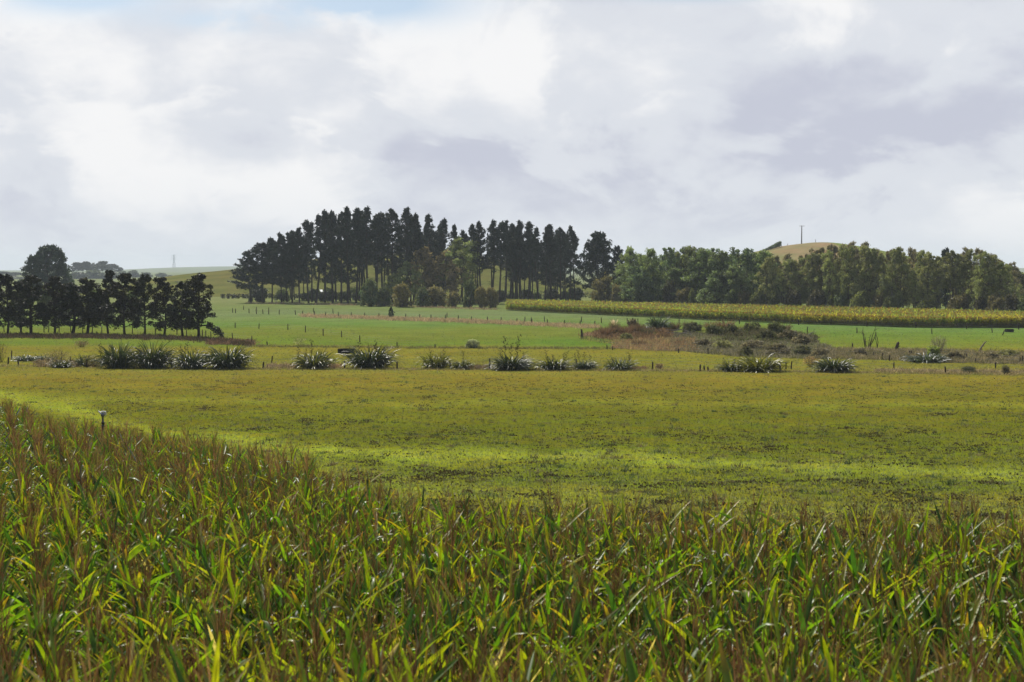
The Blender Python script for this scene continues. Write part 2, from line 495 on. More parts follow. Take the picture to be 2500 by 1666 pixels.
# ------------------------------------------------------------------ trees
def pine_mesh(seed, H=28., cb=.5, R=3.0, n=46, per=70, colr=(30, 42, 38), leaf=.42, flat=.0, low=.72):
    rng = rs(seed); tr = MB(); cr = MB()
    bx, by = rng.normal(0, .5, 2)
    zt = np.linspace(0, 1, 9)
    path = np.stack([bx * np.sin(zt * 2.2), by * np.sin(zt * 1.8), zt * H * .97], -1)
    tube(tr, path, .34 * (1 - .82 * zt) * H / 28, 7, alb((70, 62, 60)))
    cen, rad = [], []
    for k in range(n):
        t = ((k + rng.rand()) / n) ** low
        if flat:
            t = 1 - (1 - t) ** (1 + flat * 2)
        z = H * (cb + (1 - cb) * t * .97)
        env = R * (1 - t ** 1.8 * .84) * (.35 + .9 * rng.rand())
        if t < .12: env *= .7 + 2.0 * t
        az = rng.rand() * 2 * PI; el = .1 + .5 * rng.rand() + .35 * t
        tx = np.interp(z / (H * .97), zt, path[:, 0]); ty = np.interp(z / (H * .97), zt, path[:, 1])
        d = np.array([math.cos(az), math.sin(az), 0.]); z0 = z - .3 * env
        tipp = np.array([tx, ty, z0]) + d * env + np.array([0, 0, env * math.tan(el * .7)])
        mid = np.array([tx, ty, z0]) + d * env * .55 + np.array([0, 0, env * .16])
        tube(tr, [(tx, ty, z0), mid, tipp], [.08, .06, .025], 4, alb((66, 58, 54)), cap=False)
        m_ = 2 + int(env > .6 * R) + int(rng.rand() < .4)
        for q in range(m_):
            f = 1 - .62 * q / m_ * (.8 + .4 * rng.rand())
            c = (mid + (tipp - mid) * max(0, (f - .55) / .45) if f > .55 else np.array([tx, ty, z0]) + (mid - np.array([tx, ty, z0])) * f / .55) + rng.normal(0, .16, 3) + (0, 0, .15)
            s = (.42 + .4 * rng.rand()) * (1.08 - .3 * t) * (R / 3) ** .5
            cen.append(c); rad.append((s, s, s * .62))
        if rng.rand() < .6:
            cen.append(tipp + (0, 0, .45)); rad.append((.2, .2, .55))
    for k in range(5):                                   # leader shoots
        cen.append(path[-1] + rng.normal(0, .35, 3) * (1, 1, 1.0) + (0, 0, .1)); rad.append((.3, .3, .8))
    for k in range(16):                                  # dead side branches below the crown
        z = H * (.18 + (cb - .1) * rng.rand()); az = rng.rand() * 2 * PI; l = .8 + 1.8 * rng.rand()
        tx = np.interp(z / (H * .97), zt, path[:, 0]); ty = np.interp(z / (H * .97), zt, path[:, 1])
        tube(tr, [(tx, ty, z), (tx + l * math.cos(az), ty + l * math.sin(az), z + .3 * l)], [.05, .02], 3, alb((66, 58, 54)), cap=False)
    clumps(cr, cen, rad, per, leaf, alb(colr), rng, .32, .5, .5, .45, 2.0, .45)
    return tr.mesh('trunk', M_BARK, True), cr.mesh('crown', M_PINE)


def crown_tree(seed, H, cb, R, n, per, leaf, colr, mat, top=1.0, lean=0.0, csz=(.16, .26), tr_r=.18, gap=0.0, stems=1, barkc=(74, 66, 58), aspect=.5, fuzz=.35, hue=.3, tone=.35, shape=2.2, upb=.2, leader=0, dome=False, colm=False):
    """broad tree: stem(s), limbs out to leaf clumps on an uneven dome"""
    rng = rs(seed); tr = MB(); cr = MB()
    st = []
    for s in range(stems):
        ox, oy = (0, 0) if stems == 1 else rng.normal(0, R * .28, 2)
        zt = np.linspace(0, 1, 7)
        wx, wy = rng.normal(0, R * .07, 2)
        p = np.stack([ox + (ox * .3 + lean * R) * zt + wx * np.sin(zt * 5), oy + oy * .3 * zt + wy * np.sin(zt * 4), zt * H * (.86 if stems == 1 else .78 + .15 * rng.rand())], -1)
        st.append(p); tube(tr, p, tr_r * (1 - .8 * zt) * (1.0 if stems == 1 else .7), 6, alb(barkc))
    cen, rad = [], []
    ph = rng.rand(4) * 6.28
    for k in range(n):
        t = (k + rng.rand()) / n
        az = rng.rand() * 2 * PI
        lump = 1 + .18 * np.sin(2 * az + ph[0] + 3 * t) + .14 * np.sin(3 * az + ph[1] - 4 * t)
        env = R * lump * (1 - abs(2 * t - .75) ** shape * (.62 if t > .375 else .45)) * (1 - .55 * max(0, t - .8) / .2)
        if colm: env = R * lump * (1 - .62 * max(0, (t - .45) / .55) ** 1.2)
        if dome: env = R * lump * math.sqrt(max(.03, 1 - max(0, (t - .12) / .88) ** 2.3))
        r = env * (.2 + .75 * math.sqrt(rng.rand()))
        z = H * (cb + (top - cb) * t * .93)
        p = st[rng.randint(len(st))]
        f = min(z / p[-1, 2], 1.0)
        bx = np.interp(f, np.linspace(0, 1, 7), p[:, 0]); by = np.interp(f, np.linspace(0, 1, 7), p[:, 1])
        c = np.array([(bx if stems == 1 else bx * .6) + r * math.cos(az), (by if stems == 1 else by * .6) + r * math.sin(az), z])
        s = R * (csz[0] + (csz[1] - csz[0]) * rng.rand()) * (1.1 - .35 * t)
        if gap and rng.rand() < gap: continue
        cen.append(c); rad.append((s, s, s * .8))
        zl = max(.12 * H, min(z - .3 * r, p[-1, 2]))
        fx = np.interp(zl / p[-1, 2], np.linspace(0, 1, 7), p[:, 0]); fy = np.interp(zl / p[-1, 2], np.linspace(0, 1, 7), p[:, 1])
        tube(tr, [(fx, fy, zl), ((fx + c[0]) / 2, (fy + c[1]) / 2, (zl + z) / 2 + .05 * r), c], [tr_r * .34, tr_r * .22, tr_r * .08], 4, alb(barkc), cap=False)
    for k in range(leader):
        a_ = rng.rand() * 6.28
        cen.append((st[0][-1, 0] + .3 * math.cos(a_), st[0][-1, 1] + .3 * math.sin(a_), H * (.86 + .1 * k / max(1, leader)))); rad.append((R * .14, R * .14, H * .04))
    clumps(cr, cen, rad, per, leaf, alb(colr), rng, aspect, upb, tone, .35, 2.2, fuzz, hue)
    return tr.mesh('trunk', M_BARK, True), cr.mesh('crown', mat)


def shrub_mesh(seed, R, H, n, per, leaf, colr, mat, hue=.3, tone=.3, fuzz=.2, aspect=.5, upb=.3):
    rng = rs(seed); cr = MB(); st = MB()
    cen, rad = [], []
    for k in range(n):
        az = rng.rand() * 2 * PI; t = rng.rand()
        r = R * math.sqrt(rng.rand()) * math.sqrt(max(.05, 1 - (t * .92) ** 2.4)) * .85
        c = (r * math.cos(az), r * math.sin(az), H * (.1 + .78 * t)); s = .22 * min(R, H) * (.8 + .5 * rng.rand())
        cen.append(c); rad.append((s, s, s))
        if k % 3 == 0:
            tube(st, [(.1 * R * math.cos(az), .1 * R * math.sin(az), -.05), (r * .6 * math.cos(az), r * .6 * math.sin(az), c[2] * .6), c], [.05 * H ** .5, .03 * H ** .5, .01], 4, alb((74, 64, 54)), cap=False)
    clumps(cr, cen, rad, per, leaf, alb(colr), rng, aspect, upb, tone, .35, 2.2, fuzz, hue)
    return st.mesh('stem', M_BARK, True), cr.mesh('crown', mat)


_ext = {}


def mext(me):
    """half width and height a mesh really fills"""
    if me.name not in _ext:
        v = np.empty(len(me.vertices) * 3, np.float32); me.vertices.foreach_get('co', v); v = v.reshape(-1, 3)
        _ext[me.name] = (float(np.percentile(np.abs(v[:, :2]), 98)), float(np.percentile(v[:, 2], 99.8)))
    return _ext[me.name]


def plant(kind, meshes, label, cat, X, Y, hgt, base_h, group=None, rz=None, wide=1.0, rng=random, names=('trunk', 'crown'), sink=.05, halfw=None):
    r_, t_ = mext(meshes[1])
    z = float(height(X, Y)) - sink
    s = (hgt - z) / t_ if hgt > z + .5 and names[0] == 'trunk' else hgt / t_
    w_ = s * wide if halfw is None else halfw / r_
    o = thing(kind, label, cat, (X, Y, z), rng.uniform(0, 2 * PI) if rz is None else rz, (w_, w_, s), group)
    for nm, me in zip(names, meshes):
        link(nm, me, o)
    return o


random.seed(7)
# --- the pine stand
PINES = [pine_mesh(100 + k, cb=c, R=r, n=n, per=21, leaf=.33) for k, (c, r, n) in enumerate([(.43, 3.2, 66), (.38, 2.7, 58), (.5, 3.7, 66), (.34, 2.8, 64), (.53, 3.2, 56), (.42, 4.0, 72)])]
LOWP = [pine_mesh(120 + k, H=22, cb=c, R=4.8, n=84, per=30, leaf=.36, low=.95) for k, c in enumerate([.28, .34, .42])]
TOPX = [575, 590, 610, 638, 679, 716, 737, 762, 792, 811, 830, 845, 865, 895, 909, 934, 956, 994, 1008, 1040, 1060, 1084, 1120, 1151, 1174, 1197, 1218, 1232, 1252, 1268, 1288, 1315, 1328, 1346, 1369, 1392, 1410]
TOPY = [650, 640, 615, 595, 573, 564, 557, 528, 514, 517, 514, 510, 510, 504, 517, 521, 510, 512, 514, 521, 545, 535, 557, 553, 546, 537, 539, 540, 538, 540, 547, 548, 548, 548, 555, 556, 569]
front = [(612, 1), (640, 1), (663, 1), (686, 1), (712, 1), (730, 0), (752, 0), (770, 0), (792, 0), (811, 0), (832, 0), (848, 0), (868, 0), (897, 0), (916, 0), (934, 0), (957, 0), (994, 0), (1010, 0),
         (1040, 0), (1083, 0), (1108, 0), (1128, 0), (1152, 0), (1175, 0), (1199, 0), (1218, 0), (1234, 0), (1252, 0), (1270, 0), (1290, 0), (1316, 0), (1330, 0), (1346, 0), (1369, 0), (1392, 0), (1405, 0)]
PG = 'pines of the tall stand'
PL = 'dark pine with a long bare trunk standing inside the tall stand'
UNIQ = {612: 'low-branched pine at the left tip of the tall stand', 640: 'round-headed low pine, second from the left tip of the stand', 663: 'shaggy pine third from the left tip of the stand',
        686: 'loose see-through pine on the rising left shoulder of the stand', 712: 'low-branched pine leading up to the tall tops of the stand', 897: 'tallest pine, its spire the highest point of the stand',
        1083: 'pine standing apart in the dip between the two halves of the stand', 1108: 'shorter thin-crowned pine in the dip of the stand, beside its lone spire', 1405: 'last pine on the right edge of the stand, above a clear gap',
        792: 'pointed pine where the skyline of the stand first reaches full height', 957: 'pointed pine topping the middle of the left half of the stand', 1346: 'pine with the thickest bare trunk, by the light gap at the right of the stand'}
for k, (px, low) in enumerate(front):
    Y = 437 + random.uniform(-4, 6)
    top = np.interp(px, TOPX, TOPY) + (0 if px in UNIQ else random.uniform(-5, 9))
    p = at(px, top, Y)
    lab = UNIQ.get(px, PL)
    if low:
        plant('pine_tree', LOWP[k % 3], lab, 'pine tree', p.x, Y, p.z, 22.6, PG, halfw=(5.6 if px < 650 else 4.2))
    else:
        plant('pine_tree', PINES[k % 6], lab, 'pine tree', p.x, Y, p.z, 28.6, PG, wide=random.uniform(.85, 1.2) if px != 1346 else 1.2)
for k in range(62):                                       # the rows behind
    px = random.uniform(700, 1400)
    if 1088 < px < 1140 and random.random() < .7: continue
    Y = random.uniform(446, 486)
    top = np.interp(px, TOPX, TOPY) + random.uniform(6, 28)
    p = at(px, top, Y)
    plant('pine_tree', LOWP[k % 3] if k % 5 == 0 else PINES[(k * 5 + 1) % 6], PL, 'pine tree', p.x, Y, p.z * (.8 if k % 5 == 0 else 1), 28.6, PG)
BIGP = pine_mesh(131, H=22, cb=.2, R=7.4, n=170, per=30, leaf=.4, low=.7)
p = at(1458, 567, 428)
plant('pine_tree', BIGP, 'broad full-crowned pine standing alone between the stand and the willows', 'pine tree', p.x, 428, p.z, 22.5, PG, rz=.6, halfw=6.0)
p = at(1508, 601, 432)
plant('pine_tree', LOWP[1], 'shorter dark pine tucked against the broad lone pine', 'pine tree', p.x, 432, p.z, 22.6, PG)

# --- shrubs and brownish trees in front of and inside the stand
CYP = [shrub_mesh(200 + k, 3.0, 6.0, 60, 60, .26, c, M_TWIG, hue=.55, tone=.2, upb=.6) for k, c in enumerate([(74, 70, 40), (54, 66, 42), (82, 76, 44)])]
for px, tp, Y, w, v, lab in [(981, 693, 390, 46, 0, 'squat rounded brown-topped shrub just right of the small lone conifer'), (1030, 702, 392, 40, 1, 'dark shrub in the row before the pines, right of the squat brown-topped one'),
                             (1062, 700, 394, 52, 0, 'widest dark bush in the row before the pines'), (1107, 712, 388, 36, 2, 'drooping yellow-brown shrub between the widest bush and the tall narrow one'),
                             (1147, 683, 388, 30, 1, 'tall narrow dark shrub beside the clipped double one'), (1174, 700, 384, 32, 2, 'clipped dark shrub at the corner of the far maize, left half of a pair'),
                             (1199, 702, 384, 32, 0, 'clipped dark shrub at the corner of the far maize, right half of a pair'), (905, 682, 398, 50, 1, 'green bush under the pines at the start of the shrub row'), (936, 700, 398, 36, 1, 'low green bush between the first bush and the squat brown-topped shrub')]:
    p = at(px, tp, Y)
    plant('shrub', CYP[v], lab, 'shrub', p.x, Y, p.z, 6.0, 'dark shrubs before the pines', halfw=w / 2 * Y / FPX, names=('stem', 'crown'))
BRN = [crown_tree(230 + k, 12, .25, 4.2, 60, 60, .3, c, M_TWIG, gap=.1, stems=3) for k, c in enumerate([(96, 84, 58), (84, 92, 52)])]
for px, tp, Y, v, lab in [(1035, 604, 432, 0, 'brownish broadleaf tree under the pine tops, above the widest bush'), (1078, 612, 430, 0, 'brown thin-leaved tree below the lone spire in the dip of the stand'),
                          (1138, 580, 432, 1, 'olive broadleaf tree filling the dip of the stand'), (1006, 640, 428, 1, 'low olive tree between pine trunks above the brown-topped shrub'), (960, 668, 432, 1, 'low olive tree among the pine trunks behind the first bushes')]:
    p = at(px, tp, Y)
    plant('broadleaf_tree', BRN[v], lab, 'tree', p.x, Y, p.z, 12, 'broadleaf trees among the pines')
UND = [shrub_mesh(240 + k, 3.0, 4.0, 40, 50, .3, c, M_BROAD) for k, c in enumerate([(44, 50, 40), (60, 72, 44)])]
for k, px in enumerate([632, 690, 745, 768, 786, 803, 838, 868, 1222, 1250, 1285, 1310, 1345, 1380, 1405]):
    Y = 452 + (k % 4) * 6
    p = at(px, 700 + (k * 7) % 16, Y)
    plant('undergrowth_bush', UND[k % 2], 'low dark bush on the floor of the pine stand', 'bush', p.x, Y, p.z, 4.0, 'bushes under the pines', names=('stem', 'crown'))

# --- willow and poplar wood on the right
WIL = [crown_tree(300 + k, 14, .12, 4.6, 90, 75, .24, c, M_BROAD, stems=s, hue=.3, gap=.08, dome=True) for k, (c, s) in enumerate([((98, 112, 66), 3), ((80, 96, 56), 3), ((74, 92, 62), 4), ((100, 108, 62), 4)])]
POP = [crown_tree(320 + k, 15, .16, 3.6, 110, 80, .19, c, M_TWIG, stems=5, csz=(.13, .24), hue=.25, tone=.25, fuzz=.6, barkc=(108, 102, 92), aspect=.4, upb=.7) for k, c in enumerate([(92, 94, 58), (88, 82, 58), (98, 104, 60), (92, 86, 66)])]
POPB = [crown_tree(330 + k, 15, .44, 3.4, 80, 80, .19, c, M_TWIG, stems=6, csz=(.13, .24), hue=.25, tone=.25, fuzz=.6, barkc=(128, 122, 110), aspect=.4, upb=.7, tr_r=.2) for k, c in enumerate([(92, 94, 58), (88, 84, 60)])]
BUSH = [shrub_mesh(340 + k, 3.2, 4.6, 50, 60, .24, c, M_BROAD, hue=.35) for k, c in enumerate([(82, 88, 48), (60, 58, 52), (72, 84, 56), (92, 84, 56)])]


def woodY(px, off=0.0):
    return float(np.interp(px, [1225, 1500, 1900, 2500, 2700], [404, 378, 341, 291, 280])) + 4 + off


wl = [(1545, 604, 6, 0, 4.2, 'pale loose willow next to the lone broad pine'), (1592, 608, 5, 0, 3.6, 'pale narrow willow, second right of the lone broad pine'), (1560, 650, 1, 2, 4.6, 'low blue-green willow below the pale ones'),
      (1640, 604, 8, 2, 4.6, 'grey-green willow with twiggy tips beyond the pale pair'), (1680, 602, 7, 3, 4.2, 'twiggy-topped olive willow left of the rounded green one'), (1712, 609, 3, 1, 5.2, 'rounded mid-green willow halfway to the brown knoll'),
      (1640, 655, 1, 1, 4.4, 'short green willow behind the purple-dark bush'), (1735, 606, 9, 2, 4.4, 'dull green willow behind the rounded mid-green one'), (1770, 614, 3, 1, 4.6, 'rounded green willow below the wind-shorn hedge, nearer the pines'),
      (1795, 650, 0, 0, 4.0, 'pale yellow-green willow low in front of the wood'), (1820, 606, 5, 2, 4.8, 'dark green willow below the start of the brown knoll'), (1858, 612, 3, 1, 5.0, 'green willow under the wind-shorn hedge'),
      (1745, 660, -1, 1, 4.2, 'small rounded green willow at the front of the wood')]
for k, (px, tp, off, v, r, lab) in enumerate(wl):
    Y = woodY(px, off + 4); p = at(px, tp, Y)
    plant('willow_tree', WIL[v], lab, 'willow', p.x, Y, p.z, 14, 'willows at the near end of the wood', halfw=r * 1.2)
for k, px in enumerate([1535, 1570, 1600, 1625, 1660, 1695, 1725, 1760, 1790, 1820, 1845, 1875]):
    Y = woodY(px, 20 + 3 * (k % 3)); p = at(px, 618 + (k * 7) % 17, Y)
    plant('willow_tree', WIL[(k * 3 + 1) % 4], 'dull green willow of the second rank, only its top showing over the front willows', 'willow', p.x, Y, p.z, 14, 'willows at the near end of the wood', halfw=5.2)
PT = [(1900, 628), (1960, 620), (2020, 606), (2040, 597), (2080, 593), (2120, 596), (2160, 606), (2240, 608), (2300, 614), (2340, 608), (2370, 604), (2410, 616), (2450, 636), (2480, 650), (2520, 660)]
px = 1890; k = 0
while px < 2470:
    for row in range(2):
        q = px + random.uniform(-8, 8) + row * 11
        Y = woodY(q, 5 + row * 9 + random.uniform(-2, 3))
        top = np.interp(q, [a_ for a_, _ in PT], [b_ for _, b_ in PT]) + random.uniform(-6, 9) + (4 if row == 0 else 0)
        p = at(q, top, Y)
        if 2275 < q < 2340 and row == 1: k += 1; continue
        plant('poplar_tree', POPB[k % 2] if 2265 < q < 2350 else POP[k % 4], 'grey-brown fine-twigged poplar in the dense wood below and beyond the brown knoll', 'poplar', p.x, Y, p.z, 15, 'poplars of the wood', halfw=random.uniform(2.8, 3.7))
        k += 1
    px += 27
bl = [(1472, 672, 6, 0, 3, 48, 'broad olive-brown bush in front of the lone broad pine'), (1512, 694, 4, 0, 3, 36, 'brown-green bush just right of the broad olive one'), (1634, 684, -1, 1, 1, 26, 'dark purple-grey round bush at the wood edge'), (1570, 690, -1, 2, 2, 40, 'blue-green bush between the lone pine and the purple-dark bush'),
      (1690, 705, -2, 0, 0, 16, 'narrow upright yellow-green bush at the wood edge'), (1668, 702, -1, 3, 3, 34, 'brownish bush beside the narrow upright one'), (1722, 712, -2, 0, 0, 20, 'small low green bush right of the narrow upright one'), (1748, 692, -2, 1, 1, 12, 'dark pointed bush below the rounded mid-green willow'),
      (1780, 702, -2, 2, 2, 34, 'grey-green bush right of the dark pointed one'), (1816, 708, -2, 3, 3, 32, 'brown bush where the willows give way to poplars'), (1852, 706, -2, 0, 0, 34, 'olive bush with spilling sides in front of the first poplars'), (1890, 712, -2, 0, 0, 26, 'small olive bush right of the spilling one'),
      (1935, 708, -2, 1, 1, 36, 'dark bush below the brown knoll'), (1995, 708, -2, 1, 1, 40, 'low dark bush right of the one below the knoll'), (2030, 722, -2, 0, 0, 14, 'smallest tuft-like bush before the poplars'), (2056, 712, -2, 2, 2, 32, 'grey-green bush left of the big domed one'),
      (2103, 710, -3, 0, 0, 46, 'big domed olive bush before the poplars'), (2146, 714, -3, 3, 3, 30, 'brown-green bush right of the big domed one'), (2178, 722, -3, 0, 0, 40, 'long low olive bush before the poplars'), (2266, 729, -3, 0, 0, 46, 'low yellow-green dome standing alone before the poplar trunks'),
      (2342, 718, -3, 3, 3, 46, 'brownish bush right of the bright gap in the poplars'), (2392, 724, -3, 1, 1, 36, 'dark bush between two brownish ones under the poplars'), (2432, 718, -3, 3, 3, 44, 'tall brownish bush near the end of the poplars'), (2472, 716, -4, 1, 1, 38, 'dark round bush at the end of the wood'), (2504, 724, -4, 2, 2, 40, 'green bush cut by the edge of the picture')]
for px, tp, off, _, v, w, lab in bl:
    Y = woodY(px, off + 3); p = at(px, tp, Y)
    plant('bush', BUSH[v], lab, 'bush', p.x, Y, p.z, 4.6, 'bushes along the wood edge', halfw=w / 2 * Y / FPX * 1.1, names=('stem', 'crown'))
ROUND = [crown_tree(360 + k, 11, .1, 5.2, 90, 70, .26, c, M_BROAD, dome=True) for k, c in enumerate([(52, 58, 42), (70, 84, 50)])]
for px, tp, Y, v, lab in [(2452, 648, 345, 0, 'dark rounded tree rising behind the end of the poplars'), (2492, 670, 340, 0, 'low dark rounded tree at the far end of the wood'), (2515, 664, 352, 1, 'green tree cut off by the edge of the picture'), (2475, 690, 320, 1, 'mid-green tree below the two dark rounded ones')]:
    p = at(px, tp, Y)
    plant('round_tree', ROUND[v], lab, 'tree', p.x, Y, p.z, 11, 'rounded trees at the end of the wood')
CON = pine_mesh(370, H=16, cb=.1, R=3.0, n=90, per=26, colr=(46, 58, 56), leaf=.4)
p = at(2312, 609, 345)
plant('conifer', CON, 'dark spiky conifer poking above the poplars', 'conifer', p.x, 345, p.z, 16.4)

# --- left: dark shelter row
ROWT = [crown_tree(400 + k, 9.7, .15, 2.2, 80, 90, .17, c, M_PINE, csz=(.16, .32), tr_r=.2, barkc=(52, 44, 36), hue=.25, tone=.5, leader=3, gap=.2, fuzz=.6, colm=True) for k, c in enumerate([(36, 38, 24), (30, 34, 22), (40, 40, 26), (34, 40, 24), (38, 36, 24), (32, 38, 26)])]
row = [(-22, 676, 815, 'tree at the cut-off left end of the dark shelter row'), (19, 670, 815, 'second tree from the left end of the dark shelter row, with a notched top'), (51, 688, 814, 'low-topped tree below the big far conifer in the dark row'), (76, 674, 817, 'thick tree with foliage to the ground, left of the bright gap in the row'),
       (134, 676, 816, 'tree just right of the bright gap in the dark row'), (178, 692, 815, 'lowest, broad tree of the dark row'), (214, 680, 815, 'tree with a forked tuft on top, seventh from the right end of the dark row'), (264, 661, 815, 'tallest tree of the dark shelter row'), (304, 668, 818, 'tree with a tilted tuft, right of the tallest of the dark row'),
       (354, 671, 818, 'square-topped tree midway between the tallest and the end of the dark row'), (401, 678, 821, 'narrow tree, third from the right end of the dark row'), (446, 688, 822, 'short tree beside the last one of the dark row'), (486, 669, 824, 'last tree of the dark row, one low branch reaching out')]
for k, (px, tp, bp, lab) in enumerate(row):
    b = gp(px, bp); p = at(px, tp, b.y)
    o = plant('shelter_tree', ROWT[k % 6], lab, 'tree', b.x, b.y, p.z, 9.7, 'trees of the dark shelter row', halfw=random.uniform(1.9, 2.5) * (1.3 if px in (76, 178) else 1))
b = gp(484, 824)
br = MB(); rng = rs(5)
for dx, dz in ((3.3, .9), (2.6, .6), (1.8, 1.3)):
    tube(br, [(0, 0, 1.9), (dx * .5, -.1, 1.7 + .2 * dz), (dx, -.2, dz)], [.09, .06, .02], 5, alb((52, 44, 36)))
bc = MB(); clumps(bc, [(1.6, -.1, 1.7), (2.2, -.1, 1.5), (2.8, -.2, 1.3), (3.3, -.2, .9), (2.7, -.2, .8), (3.5, -.1, .5)], np.full((6, 3), .5), 60, .18, alb((34, 38, 24)), rng, hue=.2)
lb = [o_ for o_ in COL.objects if o_.name.startswith('shelter_tree') and 'last tree' in o_['label']][0]
o = link('low_branch', br.mesh('low_branch', M_BARK), lb); o2 = link('branch_leaves', bc.mesh('branch_leaves', M_PINE), o)
s = 1 / lb.scale.x; o.rotation_euler = (0, 0, -lb.rotation_euler.z); o.scale = (s, s, 1 / lb.scale.z)

# --- left distance
BIGC = crown_tree(450, 19, .04, 8.6, 300, 60, .5, (44, 58, 50), M_PINE, csz=(.09, .15), hue=.05, tone=.25, fuzz=.5, shape=2.3, upb=1.2, aspect=.3, leader=2, dome=True)
p = at(118, 600, 480)
plant('conifer', BIGC, 'big domed dark conifer behind the shelter row', 'conifer', p.x, 480, p.z, 19.3, halfw=9.0)
FLAT = [pine_mesh(460 + k, H=16, cb=c, R=6.0, n=90, per=26, colr=(44, 52, 46), leaf=.6, flat=.5) for k, c in enumerate([.5, .42, .58])]
for k, (px, tp, Y, lab) in enumerate([(188, 641, 1500, 'hazy flat-topped pine half hidden by the big domed conifer'), (212, 639, 1510, 'hazy flat-topped pine second from the big domed conifer'), (222, 645, 1540, 'thin hazy pine in the middle of the far flat-topped group'), (252, 638, 1500, 'hazy umbrella-shaped pine with bare stems below'), (274, 645, 1520, 'hazy pine at the right end of the flat-topped group'),
                                    (8, 663, 1500, 'hazy far pine at the picture edge'), (38, 665, 1510, 'hazy far pine just left of the big domed conifer'), (22, 672, 1540, 'low hazy pine between two taller ones at the picture edge')]):
    p = at(px, tp, Y)
    plant('far_pine', FLAT[k % 3], lab, 'pine tree', p.x, Y, p.z, 16.3, 'hazy pines in the distance', halfw=random.uniform(8, 10.5))
FR = [shrub_mesh(470 + k, 6, 8, 50, 50, .7, (56, 66, 52), M_BROAD) for k in range(2)]
for k, (px, tp, Y, w, lab) in enumerate([(300, 662, 1600, 34, 'hazy round tree right of the flat-topped pines'), (325, 660, 1620, 26, 'second hazy round tree right of the flat-topped pines'), (355, 665, 1660, 34, 'hazy round tree left of the lattice pylon'), (393, 666, 1680, 26, 'hazy round tree below the lattice pylon'), (415, 672, 1680, 18, 'small hazy tree at the foot of the lattice pylon'), (58, 676, 1420, 34, 'hazy bush left of the big domed conifer'),
                                     (230, 660, 1420, 60, 'hazy undergrowth mass below the flat-topped pines'), (190, 664, 1400, 44, 'hazy bush at the foot of the big domed conifer'), (268, 664, 1430, 50, 'hazy bush below the right end of the flat-topped pines'), (20, 676, 1430, 60, 'hazy bush below the far pines at the picture edge')]):
    p = at(px, tp, Y)
    plant('far_tree', FR[k % 2], lab, 'tree', p.x, Y, p.z, 8, 'hazy round trees in the distance', halfw=w / 2 * Y / FPX, names=('stem', 'crown'))
HB = [shrub_mesh(480 + k, 3.0, 3.5, 40, 50, .3, c, M_BROAD, hue=.2) for k, c in enumerate([(78, 88, 48), (64, 76, 44)])]
for px, tp, Y, w, lab in [(112, 698, 300, 44, 'olive bush seen through the gap of the shelter row'), (150, 705, 310, 50, 'wide olive bush behind the shelter row, right of the gap'), (235, 708, 300, 60, 'olive bush behind the middle of the shelter row'), (320, 706, 300, 50, 'olive bush behind the tilted-tuft tree of the row')]:
    p = at(px, tp, Y)
    plant('bush', HB[int(px) % 2], lab, 'bush', p.x, Y, p.z, 3.5, 'bushes behind the shelter row', halfw=w / 2 * Y / FPX, names=('stem', 'crown'))


def hedge(pts, w, h, colr, label, leaf=.3, seed=0, dens=26, name='hedge'):
    """trimmed shelter hedge along ground points"""
    rng = rs(seed); cr = MB(); st = MB(); cen, rad = [], []
    o0 = pts[0]
    for a_, b_ in zip(pts[:-1], pts[1:]):
        a_ = np.array(a_); b_ = np.array(b_); l = np.linalg.norm(b_ - a_); n = max(2, int(l / (.5 * h)))
        for k in range(n):
            c = a_ + (b_ - a_) * (k + rng.rand()) / n
            hh = h * (.8 + .3 * rng.rand())
            for q in (.35, .75):
                cen.append((c[0] - o0[0] + rng.normal(0, .1 * w), c[1] - o0[1] + rng.normal(0, .2 * w), c[2] - o0[2] + hh * q)); rad.append((.45 * h, .5 * w, .3 * h))
            tube(st, [(c[0] - o0[0], c[1] - o0[1], c[2] - o0[2] - .1), (c[0] - o0[0], c[1] - o0[1], c[2] - o0[2] + hh * .6)], [.06, .03], 4, alb((60, 50, 40)))
    clumps(cr, cen, rad, dens, leaf, alb(colr), rng, hue=.2)
    o = thing(name, label, 'hedge', tuple(o0))
    st.build('stems', M_BARK, o); cr.build('foliage', M_BROAD, o)
    return o


def GX(px, Y):
    x = float(ray(px, 700)[0]) * Y
    return (x, Y, float(height(x, Y)))


hedge([GX(540, 500), GX(600, 500), GX(670, 500), GX(820, 505)], 2.0, 1.7, (40, 42, 38), 'long dark hedge running behind the left end of the pine stand', seed=3)
hedge([GX(1405, 505), GX(1500, 500), GX(1560, 500)], 2.0, 2.2, (66, 70, 44), 'olive hedge glimpsed between the stand and the lone broad pine', seed=4)
hedge([GX(1200, 510), GX(1300, 512), GX(1405, 506)], 2.0, 3.0, (70, 84, 44), 'green hedge seen between the trunks at the right of the stand', seed=6)

# wind-shorn hedge on the knoll
wp = []
rng = rs(8); cr = MB(); st = MB(); cen = []; rad = []
ax = at(1866, 612, 690); bx_ = at(1900, 603, 696)
for k in range(26):
    t = k / 25
    hh = .4 + 2.6 * t ** 1.1 * (1 if t < .93 else .85)
    c = Vector(ax).lerp(bx_, t)
    for q in (.3, .75):
        cen.append((c.x - ax.x + rng.normal(0, .15), rng.normal(0, .5), c.z - ax.z + hh * q)); rad.append((.6, .7, .22 * hh + .15))
    if k % 3 == 0:
        tube(st, [(c.x - ax.x, 0, c.z - ax.z - .5), (c.x - ax.x, 0, c.z - ax.z + hh * .7)], [.08, .04], 4, alb((60, 50, 40)))
clumps(cr, cen, rad, 70, .25, alb((84, 100, 64)), rng)
o = thing('hedge', 'wind-shorn wedge of hedge on the slope of the brown knoll', 'hedge', tuple(ax)); st.build('stems', M_BARK, o); cr.build('foliage', M_BROAD, o)

